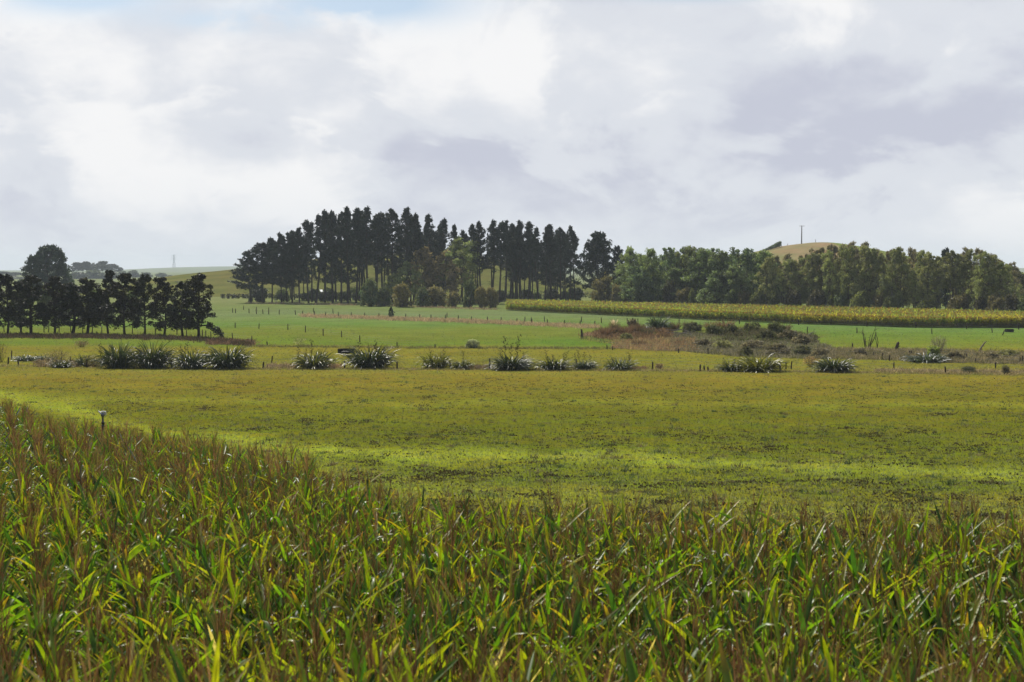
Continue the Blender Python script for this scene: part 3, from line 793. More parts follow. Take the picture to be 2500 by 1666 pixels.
# small conifer, grey shrub, round yellow-green shrub, wispy shrub
SC = crown_tree(500, 3, .04, .85, 70, 50, .12, (36, 56, 44), M_PINE, tr_r=.05, upb=1.0, aspect=.3, fuzz=.3)
b = gp(955, 777); p = at(955, 749, b.y)
plant('conifer', SC, 'small lone conifer on the dry grass strip before the pines', 'conifer', b.x, b.y, p.z, 3.05, halfw=.62)
GS = shrub_mesh(510, 1.4, 1.3, 40, 60, .09, (128, 132, 108), M_BROAD, hue=.0)
b = gp(1154, 850)
plant('shrub', GS, 'silvery grey shrub sitting alone on the green paddock edge', 'shrub', b.x, b.y, 1.22, 1.3, wide=.95, names=('stem', 'crown'))
YG = shrub_mesh(511, .8, 1.3, 36, 60, .09, (122, 134, 44), M_BROAD, hue=.1)
b = gp(2278, 876)
plant('shrub', YG, 'bright yellow-green rounded shrub above the silvery flax', 'shrub', b.x, b.y, 1.55, 1.3, names=('stem', 'crown'))


def twig_bush(name, label, b, R, H, n, colr, seed, leafy=0, thick=.02, leafc=(90, 85, 70)):
    rng = rs(seed); st = MB()
    for k in range(n):
        az = rng.rand() * 2 * PI; r = R * math.sqrt(rng.rand()); h = H * (.6 + .4 * rng.rand())
        p0 = np.array([.12 * R * math.cos(az), .12 * R * math.sin(az), -.05]); p2 = np.array([r * math.cos(az), r * math.sin(az), h])
        p1 = (p0 + p2) / 2 + rng.normal(0, .06 * H, 3)
        tube(st, [p0, p1, p2], [thick, thick * .7, thick * .3], 4, alb(colr) * (.8 + .4 * rng.rand()))
        for q in range(3):
            t = .4 + .5 * rng.rand(); a0 = p1 + (p2 - p1) * max(0, 2 * t - 1) if t > .5 else p0 + (p1 - p0) * 2 * t
            tube(st, [a0, a0 + np.array([rng.normal(0, .15 * R + .05), rng.normal(0, .15 * R + .05), .15 * H * (1 + rng.rand())])], [thick * .5, thick * .2], 3, alb(colr), cap=False)
    o = thing(name, label, 'shrub', tuple(b), 0)
    st.build('stems', M_DEAD, o)
    if leafy:
        cr = MB(); P = []
        for k in range(leafy):
            az = rng.rand() * 2 * PI; r = R * math.sqrt(rng.rand()) * .95
            P.append((r * math.cos(az), r * math.sin(az), H * (.25 + .75 * rng.rand()) * (1 - .3 * r / R)))
        leaves(cr, np.array(P), .07, np.tile(alb(leafc), (leafy, 1)) * (.7 + .6 * rng.rand(leafy, 1)), rng, .4)
        cr.build('leaves', M_TWIG, o)
    return o


twig_bush('wispy_shrub', 'wispy grey twiggy shrub behind the yellow-green round one', gp(2292, 862), 1.2, 2.3, 46, (128, 118, 104), 21, 500, .015, (120, 112, 96))
twig_bush('dry_shrub', 'brown twiggy shrub left of the domed glossy flax', gp(1980, 897), 1.0, 1.3, 40, (110, 88, 60), 22, 450, .012, (120, 96, 60))
twig_bush('dry_shrub', 'brown leafy weed bush between the first posts and the flax row', gp(140, 895), 1.6, 1.9, 50, (104, 88, 66), 23, 700, .012, (112, 100, 66))
twig_bush('dry_shrub', 'small purple-brown weed bush behind the long flax row', gp(200, 848), 1.1, 1.0, 40, (96, 74, 66), 24, 300, .012, (100, 76, 66))
twig_bush('dry_shrub', 'olive-brown bush growing against the left end of the flax row', gp(228, 896), 1.1, 1.3, 50, (96, 86, 54), 25, 900, .012, (98, 92, 50))
twig_bush('dry_shrub', 'thin dark weed leaning in at the picture edge', gp(4, 884), .8, 2.4, 16, (78, 66, 54), 26, 160, .014, (84, 70, 56))
twig_bush('dry_shrub', 'small brown shrub hugging a fence post', gp(1610, 903), .5, .7, 40, (116, 96, 76), 27, 300, .01, (120, 100, 76))
twig_bush('dark_shrub', 'low leaning dark bush in front of the far end fence', gp(2364, 911), .75, .75, 60, (66, 64, 48), 28, 700, .01, (64, 68, 48))
twig_bush('dark_shrub', 'small upright dark bush, last along the front fence', gp(2455, 915), .4, 1.0, 50, (70, 62, 48), 29, 420, .01, (70, 66, 48))
twig_bush('dry_shrub', 'pale wispy weed beside the water trough paddock flax', gp(732, 846), 1.0, 1.4, 26, (140, 128, 104), 30, 120, .008, (140, 128, 104))


# ------------------------------------------------------------------ flax
def flax_mesh(seed, n=130, L=2.2, spread=1.0, colr=(78, 92, 60), yellow=.2, w=.075):
    rng = rs(seed); mb = MB()
    base = np.c_[rng.normal(0, .28 * spread, n), rng.normal(0, .28 * spread, n), np.full(n, -.05)]
    az = np.arctan2(base[:, 1], base[:, 0]) + rng.normal(0, .5, n)
    e0 = np.clip(rng.normal(1.05, .3, n), .3, 1.5)
    bend = rng.uniform(.5, 2.5, n)
    LL = L * rng.uniform(.6, 1.1, n)
    C = alb(colr) * rng.uniform(.55, 1.25, (n, 1))
    yl = rng.rand(n) < yellow; C[yl] = alb((160, 156, 60)) * rng.uniform(.7, 1.1, (yl.sum(), 1))
    ribbons(mb, base, az, e0, bend, LL, w * rng.uniform(.7, 1.3, n), 6, [.8, 1, 1, .95, .8, .55, .12], C, .22, rng.normal(0, .5, n), power=1.6)
    return mb.mesh('leaves', M_FLAX, True)


def flower_stalk(seed, H=3.2, lean=.2):
    rng = rs(seed); mb = MB()
    a_ = rng.rand() * 6.28
    t = np.linspace(0, 1, 6)
    P = np.stack([lean * H * t ** 1.3 * math.cos(a_), lean * H * t ** 1.3 * math.sin(a_), H * t - .05], -1)
    tube(mb, P, .022 * (1 - .6 * t), 5, alb((58, 46, 40)))
    pods = []
    for k in range(9):
        f = .5 + .5 * k / 9; c = np.array([np.interp(f, t, P[:, q]) for q in range(3)]); az = k * 2.4 + rng.rand()
        e = c + np.array([.2 * math.cos(az), .2 * math.sin(az), .22]) * (1.25 - .5 * f)
        tube(mb, [c, e], [.014, .008], 3, alb((58, 46, 40)), cap=False)
        pods.append(np.repeat(e[None], 9, 0) + rng.normal(0, .055, (9, 3)))
    leaves(mb, np.concatenate(pods), .075, np.tile(alb((56, 44, 38)), (81, 1)) * rng.uniform(.6, 1.5, (81, 1)), rng, .35, 1.5)
    return mb.mesh('flower_stalk', M_FLAXF)


FX = {'dark': [flax_mesh(600 + k, 520, 2.3, 1.3, (74, 88, 62), .08) for k in range(3)], 'low': [flax_mesh(610 + k, 340, 1.7, 1.2, (80, 94, 56), .2) for k in range(3)],
      'yellow': [flax_mesh(620 + k, 340, 1.7, 1.1, (120, 126, 48), .5) for k in range(2)], 'silver': [flax_mesh(630, 260, 1.5, 1.5, (110, 122, 108), .0, .09)], 'blue': [flax_mesh(640, 480, 2.3, 1.2, (84, 104, 82), .05)]}
FS = [flower_stalk(650 + k, lean=l) for k, l in enumerate([.05, .15, .3, .1])]
FG = 'flax clumps along the front fence'
# px centre, base row, width px, height px of the leaves, kind, flower stalks as (dx px, top row), label
flax = [(289, 899, 82, 66, 'dark', [(-52, 838), (-30, 842)], 'glossy flax clump at the left of the long four-clump run', FG), (372, 899, 92, 68, 'dark', [(-40, 843)], 'biggest dark flax clump, second in the long run', FG), (470, 900, 78, 50, 'dark', [(-36, 835), (-30, 842), (14, 850)], 'low flax clump third in the long run, dark seed stalks over it', FG), (556, 900, 96, 60, 'dark', [(-24, 848)], 'rounded glossy flax clump closing the long run', FG),
        (208, 895, 40, 34, 'low', [], 'small green flax at the foot of the olive-brown bush', FG), (64, 881, 50, 16, 'silver', [], 'low silvery flax near the first posts', FG), (110, 884, 40, 20, 'silver', [], 'low silvery flax under the brown weed bush', FG), (150, 898, 46, 22, 'low', [], 'low tuft of flax at the foot of the brown weed bush', FG),
        (768, 900, 84, 46, 'low', [(-10, 829), (-50, 846), (20, 852), (-30, 850)], 'flax with a tall dark seed stalk and one leaning stalk, left of the trough', FG), (903, 899, 104, 58, 'dark', [(-24, 836), (34, 842), (44, 850), (20, 832), (8, 840)], 'big dome of glossy flax just right of the water trough', FG), (1065, 900, 64, 42, 'yellow', [(-12, 853), (18, 852)], 'yellow-tipped flax clump right of the big dome', FG), (1128, 902, 46, 26, 'low', [(4, 856)], 'small flax tuft right of the yellow-tipped clump', FG),
        (1250, 903, 92, 40, 'dark', [(-20, 821), (14, 818), (-6, 838), (40, 858), (12, 840), (-28, 850)], 'wide low flax with the tallest seed stalks in the row', FG), (1353, 903, 70, 34, 'low', [(-18, 855), (26, 857), (32, 862), (-6, 866)], 'flax with bunched dark seed heads right of the tallest stalks', FG), (1426, 903, 54, 26, 'dark', [(-10, 853), (-24, 862), (20, 866), (4, 860)], 'small flax with thin open seed stalks beside a dark post', FG), (1512, 904, 66, 32, 'low', [(-24, 872), (30, 862), (38, 868)], 'flax whose seed stalks fan out to both sides', FG),
        (1783, 907, 56, 26, 'low', [(-18, 874), (10, 876)], 'low green flax touching the yellowish one', FG), (1852, 907, 100, 46, 'yellow', [], 'widest yellowish flax between the short posts and the post trio', FG), (2036, 908, 86, 38, 'dark', [], 'domed glossy flax standing alone by the brown twiggy shrub', FG),
        (2262, 884, 86, 24, 'silver', [], 'silvery white flax under the yellow-green round shrub', 'flax clumps in the drain'), (1607, 805, 54, 36, 'blue', [], 'big blue-green flax on top of the overgrown mound', 'flax clumps in the drain')]
for k, (px, bp, w, h, kind, stalks, lab, grp) in enumerate(flax):
    b = gp(px, bp); mpx = b.y / FPX
    me = FX[kind][k % len(FX[kind])]
    ww, hh = mext(me)
    o = thing('flax', lab, 'flax plant', tuple(b), random.uniform(0, 6.28), (w * mpx / 2 / ww * 1.28,) * 2 + (h * mpx / hh,), grp)
    link('leaves', me, o)
    for q, (dx, tp) in enumerate(stalks):
        f = link('flower_stalk', FS[(k + q) % 4], o)
        tgt = (bp - tp) * mpx
        iz = 1 / o.scale.z; ix = 1 / o.scale.x
        s = tgt / 3.2
        f.scale = (ix * max(s, .7), ix * max(s, .7), iz * s); f.rotation_euler = (0, 0, random.uniform(0, 6.28))
        ang = -o.rotation_euler.z
        f.location = (dx * mpx * .8 * ix * math.cos(ang), dx * mpx * .8 * ix * math.sin(ang), 0)


# ------------------------------------------------------------------ fences
def post_mesh(seed, r=.075):
    rng = rs(seed); mb = MB()
    t = np.linspace(0, 1, 5)
    P = np.stack([.02 * np.sin(t * 4 + seed), .02 * np.cos(t * 3 + seed), t * 1.35 - .25], -1)
    tube(mb, P, [r * 1.05, r, r * .97, r * .95, r * .86], 9, alb((72, 60, 50)))
    return mb.mesh('post', M_POST, True)


POSTM = [post_mesh(k) for k in range(4)]


def fence(label, posts, group=None, thick=1.0, wires=(.35, .65, .95), hm=1.1):
    """posts: (px, base row[, top row[, lean]])"""
    posts = sorted(posts, key=lambda q: q[0])
    B = [gp(q[0], q[1]) for q in posts]
    o = thing('fence', label, 'fence', tuple(B[0]), group=group)
    for k, (q, b) in enumerate(zip(posts, B)):
        h = hm if len(q) < 3 or q[2] is None else max(.5, (q[1] - q[2]) * b.y / FPX)
        p = link('post', POSTM[k % 4], o)
        p.location = b - B[0]; p.scale = (thick, thick, h / 1.1)
        p.rotation_euler = (random.uniform(-.04, .04), (q[3] if len(q) > 3 else random.uniform(-.05, .05)), random.uniform(0, 6.28) if len(q) < 4 else 0)
    for w in wires:
        mb = MB()
        tube(mb, [b - B[0] + Vector((0, .08, w)) for b in B], .006, 4, (.2, .2, .2), cap=False)
        mb.build('wire', M_WIRE, o)
    return o


fence('front paddock fence with stout posts running past the flax clumps', [(20, 891, 872), (45, 892, 879), (212, 897, 876), (420, 899, 880), (643, 901, 884), (841, 899, 881), (970, 901, 884), (1100, 902, 885), (1195, 902, 875), (1340, 903, 884), (1593, 903, 884), (1709, 907, 890), (1719, 907, 893), (1729, 907, 895), (1865, 907, 886), (1904, 907, 884), (2308, 913, 895), (2560, 918, 900)], thick=1.15)
fence('second fence just behind the flax clumps', [(28, 879, 856), (173, 889, 871), (330, 890, 870), (664, 891, 869), (1035, 891, 873), (1408, 893, 877), (1919, 902, 884), (1932, 902, 882), (2182, 902, 885), (2430, 900, 885), (2560, 900, 884)])
fence('crooked fence along the weedy drain', [(1482, 853, 842), (1495, 855, 848), (1657, 862, 851), (1729, 865, 850), (1810, 866, 852), (2118, 873, 858, -.35), (2133, 872, 860), (2155, 876, 862), (2172, 882, 866), (2220, 868, 857), (2225, 869, 856), (2355, 875, 863), (2360, 876, 863), (2381, 886, 875), (2413, 876, 866), (2490, 888, 873), (2496, 887, 869), (2560, 888, 872)])
fence('far fence whose posts stand in the dry grass strip', [(568, 764), (575, 765), (608, 765), (626, 767), (642, 767), (656, 768), (682, 768), (721, 769), (739, 771), (768, 772), (795, 774), (826, 775), (858, 775), (890, 776), (925, 777), (990, 779), (1025, 780), (1052, 781), (1088, 782), (1119, 783), (1151, 786), (1190, 787), (1223, 788), (1262, 791), (1299, 793), (1337, 794), (1378, 796), (1416, 797), (1452, 799)], thick=1.3)
fence('fence along the foot of the far maize', [(595, 757), (626, 760), (656, 762), (766, 763), (813, 766), (1091, 776), (1281, 787), (1297, 788, 775), (1329, 786), (1420, 787), (1468, 789), (1531, 791), (1544, 790), (1558, 792), (1658, 792), (1805, 794), (1950, 794), (2029, 794), (2116, 798), (2236, 801), (2360, 804), (2487, 805), (2560, 806)], thick=1.2)
fence('sparse fence slanting down the green paddock', [(510, 800, 788), (519, 800, 788), (574, 801, 788), (632, 803, 790), (703, 806, 791), (746, 812, 795), (789, 820, 803), (834, 824, 808), (878, 836, 819), (969, 848, 835), (1062, 850, 840)], thick=1.1)
fence('fence under the dark shelter row', [(-20, 811), (10, 811), (108, 812), (119, 811), (145, 812), (173, 812), (202, 813), (226, 813), (249, 814), (323, 815), (379, 818), (432, 818), (455, 822), (495, 824), (503, 825), (515, 828), (568, 832), (615, 840)], hm=1.15)
fence('fence of scattered posts across the green paddock by the dead stems', [(1971, 812, 798), (2092, 814, 800), (2275, 816, 802), (2422, 813, 802), (2447, 819, 806, .4), (2560, 815, 803)], thick=1.1)


def single_post(label, px, bp, tp, thick, lean=0.0, colr=None):
    b = gp(px, bp); h = (bp - tp) * b.y / FPX
    o = tag(link('fence_post', POSTM[0], None, tuple(b)), label, 'post', 'lone posts')
    o.scale = (thick, thick, h / 1.1); o.rotation_euler = (0, lean, 0)
    return o


single_post('thick strainer post at the left end of the overgrown mound', 1420, 827, 804, 2.2)
single_post('short post out on the green paddock left of the dead stems', 2081, 848, 838, 1.3)
single_post('short post at the end of the ditch line by the dark brush', 652, 844, 834, 1.2)


# power poles, pylon
def power_pole(label, p, H, arm=2.4, r=.15, group='power poles'):
    o = thing('power_pole', label, 'power pole', tuple(p), group=group)
    mb = MB(); tube(mb, [(0, 0, -1), (0, 0, H * .5), (0, 0, H)], [r, r * .85, r * .65], 8, alb((120, 112, 106))); mb.build('pole', M_POST, o, True)
    mb = MB(); box(mb, (0, -r - .06, H - .25), (arm, .12, .14), alb((96, 88, 84))); mb.build('crossarm', M_POST, o)
    for x in (-.46, -.2, .2, .46):
        mb = MB(); lathe(mb, [(.02, 0), (.06, .04), (.04, .09), (.055, .13), (.03, .2), (0, .22)], 8, alb((170, 170, 165)), c=(x * arm, -r - .06, H - .18)); mb.build('insulator', M_STEEL, o)
    return o


p = at(1957, 596, 698)
power_pole('tall power pole with a crossarm on top of the brown knoll', p, 44.5 * 700 / FPX, arm=2.7, r=.3)
p = at(434, 709, 500)
power_pole('slim power pole in front of the green hill left of the pines', (p.x, 500, 0), at(434, 687, 500).z, arm=1.8, r=.14)
for px, tp, bp, lab in [(1923, 595, 601, 'short post on the knoll left of the power pole'), (1945, 596, 599, 'tiny stump on the knoll beside the power pole'), (1991, 585, 592, 'thin reddish marker post on the knoll summit')]:
    p = at(px, bp, 698)
    mb = MB(); hh = (bp - tp) * 700 / FPX
    tube(mb, [(0, 0, -.6), (0, 0, hh * .5), (.02, 0, hh)], [.14, .13, .11], 8, alb((120, 80, 64) if px == 1991 else (70, 60, 52)))
    tag(mb.build('marker_post', M_POST, loc=tuple(p)), lab, 'post', 'posts on the knoll')
# lattice pylon
p = at(425, 656, 4800); H = at(425, 622, 4800).z - p.z
o = thing('lattice_pylon', 'lattice power pylon on the hazy skyline', 'pylon', (p.x, 4800, p.z))
fr = MB(); c_ = alb((130, 138, 146)); s = lambda t: .8 + 4.6 * (1 - t) ** 1.5
lv = np.linspace(0, 1, 9)
for sx in (-1, 1):
    for sy in (-1, 1):
        tube(fr, [(sx * s(t), sy * s(t), H * t - (1.0 if t == 0 else 0)) for t in lv], .36, 4, c_)
for t0, t1 in zip(lv[:-1], lv[1:]):
    for sy in (-1, 1):
        tube(fr, [(-s(t0), sy * s(t0), H * t0), (s(t1), sy * s(t1), H * t1)], .24, 3, c_); tube(fr, [(s(t0), sy * s(t0), H * t0), (-s(t1), sy * s(t1), H * t1)], .24, 3, c_)
fr.build('frame', M_STEEL, o)
for t in (.68, .82, .95):
    mb = MB(); w_ = 12 - 4 * abs(t - .68) * 4
    tube(mb, [(-w_, 0, H * t), (0, 0, H * t + 1.2), (w_, 0, H * t)], .3, 4, c_); tube(mb, [(-w_, 0, H * t), (w_, 0, H * t)], .16, 4, c_); mb.build('crossarm', M_STEEL, o)


# farm building behind the pines, its white walls glimpsed between trunks
Y = 500; a_ = GX(760, Y); b_ = GX(812, Y)
o = thing('farm_building', 'white farm building glimpsed between the pine trunks', 'building', ((a_[0] + b_[0]) / 2, Y, 0))
W_ = b_[0] - a_[0]
mb = MB(); box(mb, (0, 0, .9), (W_, 6, 2.2), alb((200, 200, 202), .7)); mb.build('wall', M_WALL, o)
mb = MB(); hw = W_ / 2 + .4
mb.add([(-hw, -3.4, 2.0), (hw, -3.4, 2.0), (hw, 0, 3.0), (-hw, 0, 3.0), (-hw, 3.4, 2.0), (hw, 3.4, 2.0), (-hw, -3.4, 2.12), (hw, -3.4, 2.12), (hw, 0, 3.12), (-hw, 0, 3.12), (-hw, 3.4, 2.12), (hw, 3.4, 2.12)],
       [(1, 0, 3, 2), (2, 3, 4, 5), (6, 7, 8, 9), (9, 8, 11, 10), (0, 1, 7, 6), (5, 4, 10, 11), (0, 6, 9, 3), (3, 9, 10, 4), (1, 2, 8, 7), (2, 5, 11, 8)], alb((190, 196, 200), .7)); mb.build('roof', M_ROOF, o)
for x in (-W_ * .3, W_ * .05, W_ * .32):
    mb = MB(); box(mb, (x, -3.03, 1.2), (1.0, .1, .9), (.02, .025, .03)); mb.build('window', M_WATER, o)


# water troughs
def trough(label, px, bp, wpx, tp):
    b = gp(px, bp); m = b.y / FPX; R = wpx * m / 2; H = (bp - tp) * m
    o = thing('water_trough', label, 'trough', tuple(b), group='water troughs')
    mb = MB(); lathe(mb, [(0, -.05), (R * .97, -.05), (R, .02), (R, H - .06), (R + .03, H - .04), (R + .03, H), (R - .08, H), (R - .1, H - .1), (R - .1, .1), (0, .1)], 40, alb((34, 34, 36))); mb.build('basin', M_CONC, o, False)
    mb = MB(); lathe(mb, [(0, H - .12), (R - .1, H - .12)], 40, (.01, .015, .015)); mb.build('water', M_WATER, o)
    mb = MB(); tube(mb, [(R * .5, R * .45, -.1), (R * .5, R * .45, H * .9)], .04, 8, alb((50, 50, 52))); mb.build('inlet_pipe', M_PLAST, o, True)


trough('dark round water trough in the paddock left of the big flax dome', 845, 862, 41, 852)
trough('small dark water trough at the foot of the far maize', 2464, 811, 21, 804)


# ------------------------------------------------------------------ dead wood
def dead_stick(mb, p0, p2, r, rng, colr, subs=4):
    p0 = np.array(p0, float); p2 = np.array(p2, float); L_ = np.linalg.norm(p2 - p0)
    t = np.linspace(0, 1, 6)[:, None]
    P = p0 + (p2 - p0) * t + np.sin(t * 5 + rng.rand() * 6) * rng.normal(0, .035 * L_, 3)
    P[0] = p0
    tube(mb, P, r * (1 - .7 * t[:, 0]), 6, alb(colr))
    for k in range(subs):
        q = P[rng.randint(2, 5)]
        tube(mb, [q, q + norm(p2 - p0 + rng.normal(0, .6 * L_, 3)) * L_ * .22], [r * .4, r * .12], 4, alb(colr), cap=False)


b = gp(2119, 851); m = b.y / FPX; rng = rs(31)
o = thing('dead_shrub', 'bare dead many-stemmed shrub standing in the drain', 'dead shrub', tuple(b))
for tx, ty, bx in [(2104, 796, 2112), (2108, 806, 2114), (2140, 794, 2120), (2142, 812, 2141), (2134, 800, 2122), (2124, 818, 2116), (2128, 822, 2120), (2112, 824, 2118), (2136, 818, 2141)]:
    mb = MB(); dead_stick(mb, ((bx - 2119) * m, rng.normal(0, .2), -.1), ((tx - 2119) * m, rng.normal(0, .5), (851 - ty) * m), .06, rng, (70, 58, 52), 3)
    mb.build('stem', M_DEAD, o)
for name, px, bp, tx, ty, r, colr, lab in [('tree_stump', 2187, 857, 2194, 835, .22, (84, 70, 58), 'leaning jagged stump right of the dead many-stemmed shrub'), ('log', 2389, 857, 2408, 834, .12, (150, 136, 118), 'pale log propped up at a slant in the drain'), ('tree_stump', 1817, 806, 1822, 788, .17, (62, 54, 48), 'dark pointed stump on top of the overgrown mound')]:
    b = gp(px, bp); m = b.y / FPX
    mb = MB(); rng = rs(px); L_ = (bp - ty) * m
    tube(mb, [(-.02, 0, -.3), ((tx - px) * m * .4, .1, L_ * .4), ((tx - px) * m * .8, .1, L_ * .85), ((tx - px) * m, .15, L_)], [r * 1.3, r, r * .85, r * .35], 8, alb(colr))
    tube(mb, [((tx - px) * m * .4, .1, L_ * .4), ((tx - px) * m * .4 + .35, 0, L_ * .55)], [r * .4, r * .15], 5, alb(colr))
    tag(mb.build(name, M_DEAD, loc=tuple(b)), lab, 'stump' if 'stump' in name else 'log')
rng = rs(33)
for k, (x0, y0, x1, y1, lab) in enumerate([(1584, 803, 1632, 809, 'long pale fallen branch at the foot of the blue-green flax'), (1608, 808, 1632, 822, 'pale branch slanting down from the heap of fallen branches'), (1626, 809, 1662, 812, None), (1630, 816, 1668, 820, None), (1655, 822, 1676, 812, None), (1640, 811, 1690, 816, None), (1668, 816, 1690, 824, None),
                                       (1945, 829, 1995, 815, 'pale fallen branch rising at the right end of the mound'), (1955, 835, 1985, 826, 'short fallen branch below the rising pale one')]):
    a_ = gp(x0, y0 + 4); m = a_.y / FPX
    mb = MB(); dead_stick(mb, (0, 0, .5), ((x1 - x0) * m, rng.normal(0, .8), .5 - (y1 - y0) * m * .8), .09, rng, (150, 142, 132), 6)
    tube(mb, [(0, 0, .5), (.1, .1, -.1)], .07, 5, alb((140, 130, 120)))
    tag(mb.build('fallen_branch', M_DEAD, loc=tuple(a_)), lab or 'grey fallen branch in the tangled heap on the mound', 'branch', 'fallen branches on the mound')


# ------------------------------------------------------------------ rush clumps on the mound
def rush_mesh(seed, colr, n=260, L=1.3, R=.9):
    rng = rs(seed); mb = MB()
    a_ = rng.rand(n) * 6.28; r = R * np.sqrt(rng.rand(n)) * .6
    base = np.c_[r * np.cos(a_), r * np.sin(a_), np.full(n, -.06)]
    ribbons(mb, base, a_ + rng.normal(0, .5, n), rng.uniform(.9, 1.5, n), rng.uniform(.1, .9, n), L * rng.uniform(.6, 1.1, n), .035, 3, [1, 1, .8, .2], alb(colr) * rng.uniform(.5, 1.5, (n, 1)), twist=rng.normal(0, 1, n))
    return mb.mesh('blades', M_DRY)


RU = [rush_mesh(700, (112, 84, 58)), rush_mesh(701, (92, 74, 50)), rush_mesh(702, (120, 112, 66)), rush_mesh(703, (84, 80, 54))]
for k, (px, bp, w, h, v, lab) in enumerate([(1478, 822, 36, 28, 0, 'brown rush clump at the left end of the mound'), (1500, 816, 34, 26, 1, 'dark brown rush clump below the pale plume'), (1528, 818, 36, 26, 0, 'brown rush clump between the pale plume and the blue-green flax'), (1556, 812, 40, 26, 1, 'brown rush clump against the left of the blue-green flax'),
                                          (1580, 818, 36, 20, 3, None), (1648, 804, 34, 20, 1, 'upright brown rushes right of the blue-green flax'), (1680, 803, 30, 20, 1, None), (1700, 806, 34, 18, 3, None), (1735, 806, 40, 22, 0, 'brown rushes left of the domed rush clump'), (1770, 804, 56, 24, 0, 'wide domed russet rush clump near the dark pointed stump'),
                                          (1795, 824, 50, 18, 3, None), (1850, 822, 44, 20, 3, 'dark rush hump right of the dark pointed stump'), (1912, 811, 46, 22, 1, 'dark brown rush clump at the right of the mound'), (1880, 826, 40, 16, 2, None), (1940, 822, 40, 14, 3, None), (1660, 842, 30, 12, 0, None), (1560, 845, 40, 16, 1, None), (1515, 838, 26, 12, 2, None), (1880, 856, 30, 14, 3, None), (1812, 868, 30, 14, 3, None)]):
    b = gp(px, bp); m = b.y / FPX
    o = thing('rush_clump', lab or 'small rough rush tuft among the weeds of the mound', 'rush clump', tuple(b), random.uniform(0, 6), (w * m / 2 / 1.0,) * 2 + (h * m / 1.15,), 'rush clumps on the mound')
    link('blades', RU[v], o)
BRM = [shrub_mesh(720 + k, 1.5, 1.2, 34, 60, .11, c, M_TWIG, hue=.25, tone=.4, fuzz=.4) for k, c in enumerate([(70, 74, 44), (84, 78, 62), (58, 60, 40), (96, 96, 58)])]
for k, (px, bp, w, h, v, lab) in enumerate([(1545, 806, 34, 20, 1, 'grey-brown bramble behind the orange grass'), (1690, 812, 44, 18, 2, 'dark bramble behind the tangle of fallen branches'), (1745, 818, 46, 20, 0, 'olive bramble below the domed rush clump'), (1786, 822, 40, 22, 2, 'dark bramble below the dark pointed stump'), (1835, 816, 52, 22, 0, 'olive bramble right of the dark pointed stump'),
                                          (1872, 832, 46, 20, 2, 'dark bramble low on the right flank of the mound'), (1895, 818, 44, 24, 0, 'olive bramble against the right rush clump'), (1925, 832, 50, 20, 1, None), (1960, 842, 46, 20, 1, None), (1716, 846, 50, 14, 1, None), (1765, 850, 46, 14, 3, None), (1840, 852, 56, 16, 1, None),
                                          (1900, 866, 60, 20, 1, None), (1960, 868, 50, 18, 2, None), (2005, 872, 44, 16, 1, None), (1530, 832, 30, 14, 3, 'yellow-green bramble at the left foot of the mound'), (1822, 870, 34, 18, 2, 'dark bramble around the twin posts of the drain fence'), (2330, 878, 44, 16, 1, None), (2420, 880, 40, 14, 1, None), (2100, 868, 40, 14, 1, None), (2460, 872, 50, 14, 3, None)]):
    b = gp(px, bp); m = b.y / FPX
    plant('bramble_bush', BRM[v], lab or 'low grey bramble among the dry weeds of the drain', 'bramble', b.x, b.y, h * m * 1.4, 1.2, 'brambles of the old drain', names=('stem', 'crown'), halfw=w * m / 2)
b = gp(1500, 802); m = b.y / FPX
o = thing('pampas_grass', 'pale plumed pampas tuft on the mound left of the blue-green flax', 'pampas grass', tuple(b), 0, 1.0)
link('blades', RU[2], o)
pl = MB(); rng = rs(41); n = 26; a_ = rng.rand(n) * 6.28
ribbons(pl, np.c_[.3 * np.cos(a_), .3 * np.sin(a_), np.full(n, .5)], a_, rng.uniform(1.1, 1.5, n), .5, rng.uniform(.8, 1.2, n), .13, 4, [.3, .6, 1, .8, .2], alb((206, 186, 150)) * rng.uniform(.8, 1.1, (n, 1)))
pl.build('plumes', M_DRY, o)


# ------------------------------------------------------------------ rough growth (uncountable)
def scatter(zones, name, label, mat, seed, cat='grass'):
    """zones: (pixel sampler, count, colours, height range, blades per tuft, spread)"""
    rng = rs(seed); mb = MB()
    for samp, cnt, cols, (h0, h1), per, sp in zones:
        px, py = samp(rng, cnt)
        x, y, z = ground(px, py)
        base = np.repeat(np.c_[x, y, z - .03], per, 0)
        base[:, :2] += rng.normal(0, sp, (len(base), 2))
        n = len(base)
        cc = np.array([alb(c) for c in cols])[np.repeat(rng.randint(len(cols), size=cnt), per)] * rng.uniform(.6, 1.35, (n, 1))
        L_ = np.repeat(rng.uniform(h0, h1, cnt), per) * rng.uniform(.6, 1.2, n)
        ribbons(mb, base, rng.rand(n) * 6.28, rng.uniform(.7, 1.5, n), rng.uniform(0, 1.2, n), L_, L_ * .1 + .015, 2, [1, .9, .2], cc, twist=rng.normal(0, 1, n))
    return tag(mb.build(name, mat), label, cat, kind='stuff')


def rect(x0, x1, y0, y1):
    return lambda r, n: (r.uniform(x0, x1, n), r.uniform(y0, y1, n))


def line(pts, s):
    X_ = [p_[0] for p_ in pts]; Y_ = [p_[1] for p_ in pts]
    def f(r, n):
        x = r.uniform(X_[0], X_[-1], n)
        return x, np.interp(x, X_, Y_) + r.normal(0, s, n)
    return f


def poly(top, bot):
    def f(r, n):
        x = r.uniform(top[0][0], top[-1][0], n); t = r.rand(n)
        a0 = np.interp(x, [p_[0] for p_ in top], [p_[1] for p_ in top]); a1 = np.interp(x, [p_[0] for p_ in bot], [p_[1] for p_ in bot])
        return x, a0 + (a1 - a0) * t
    return f


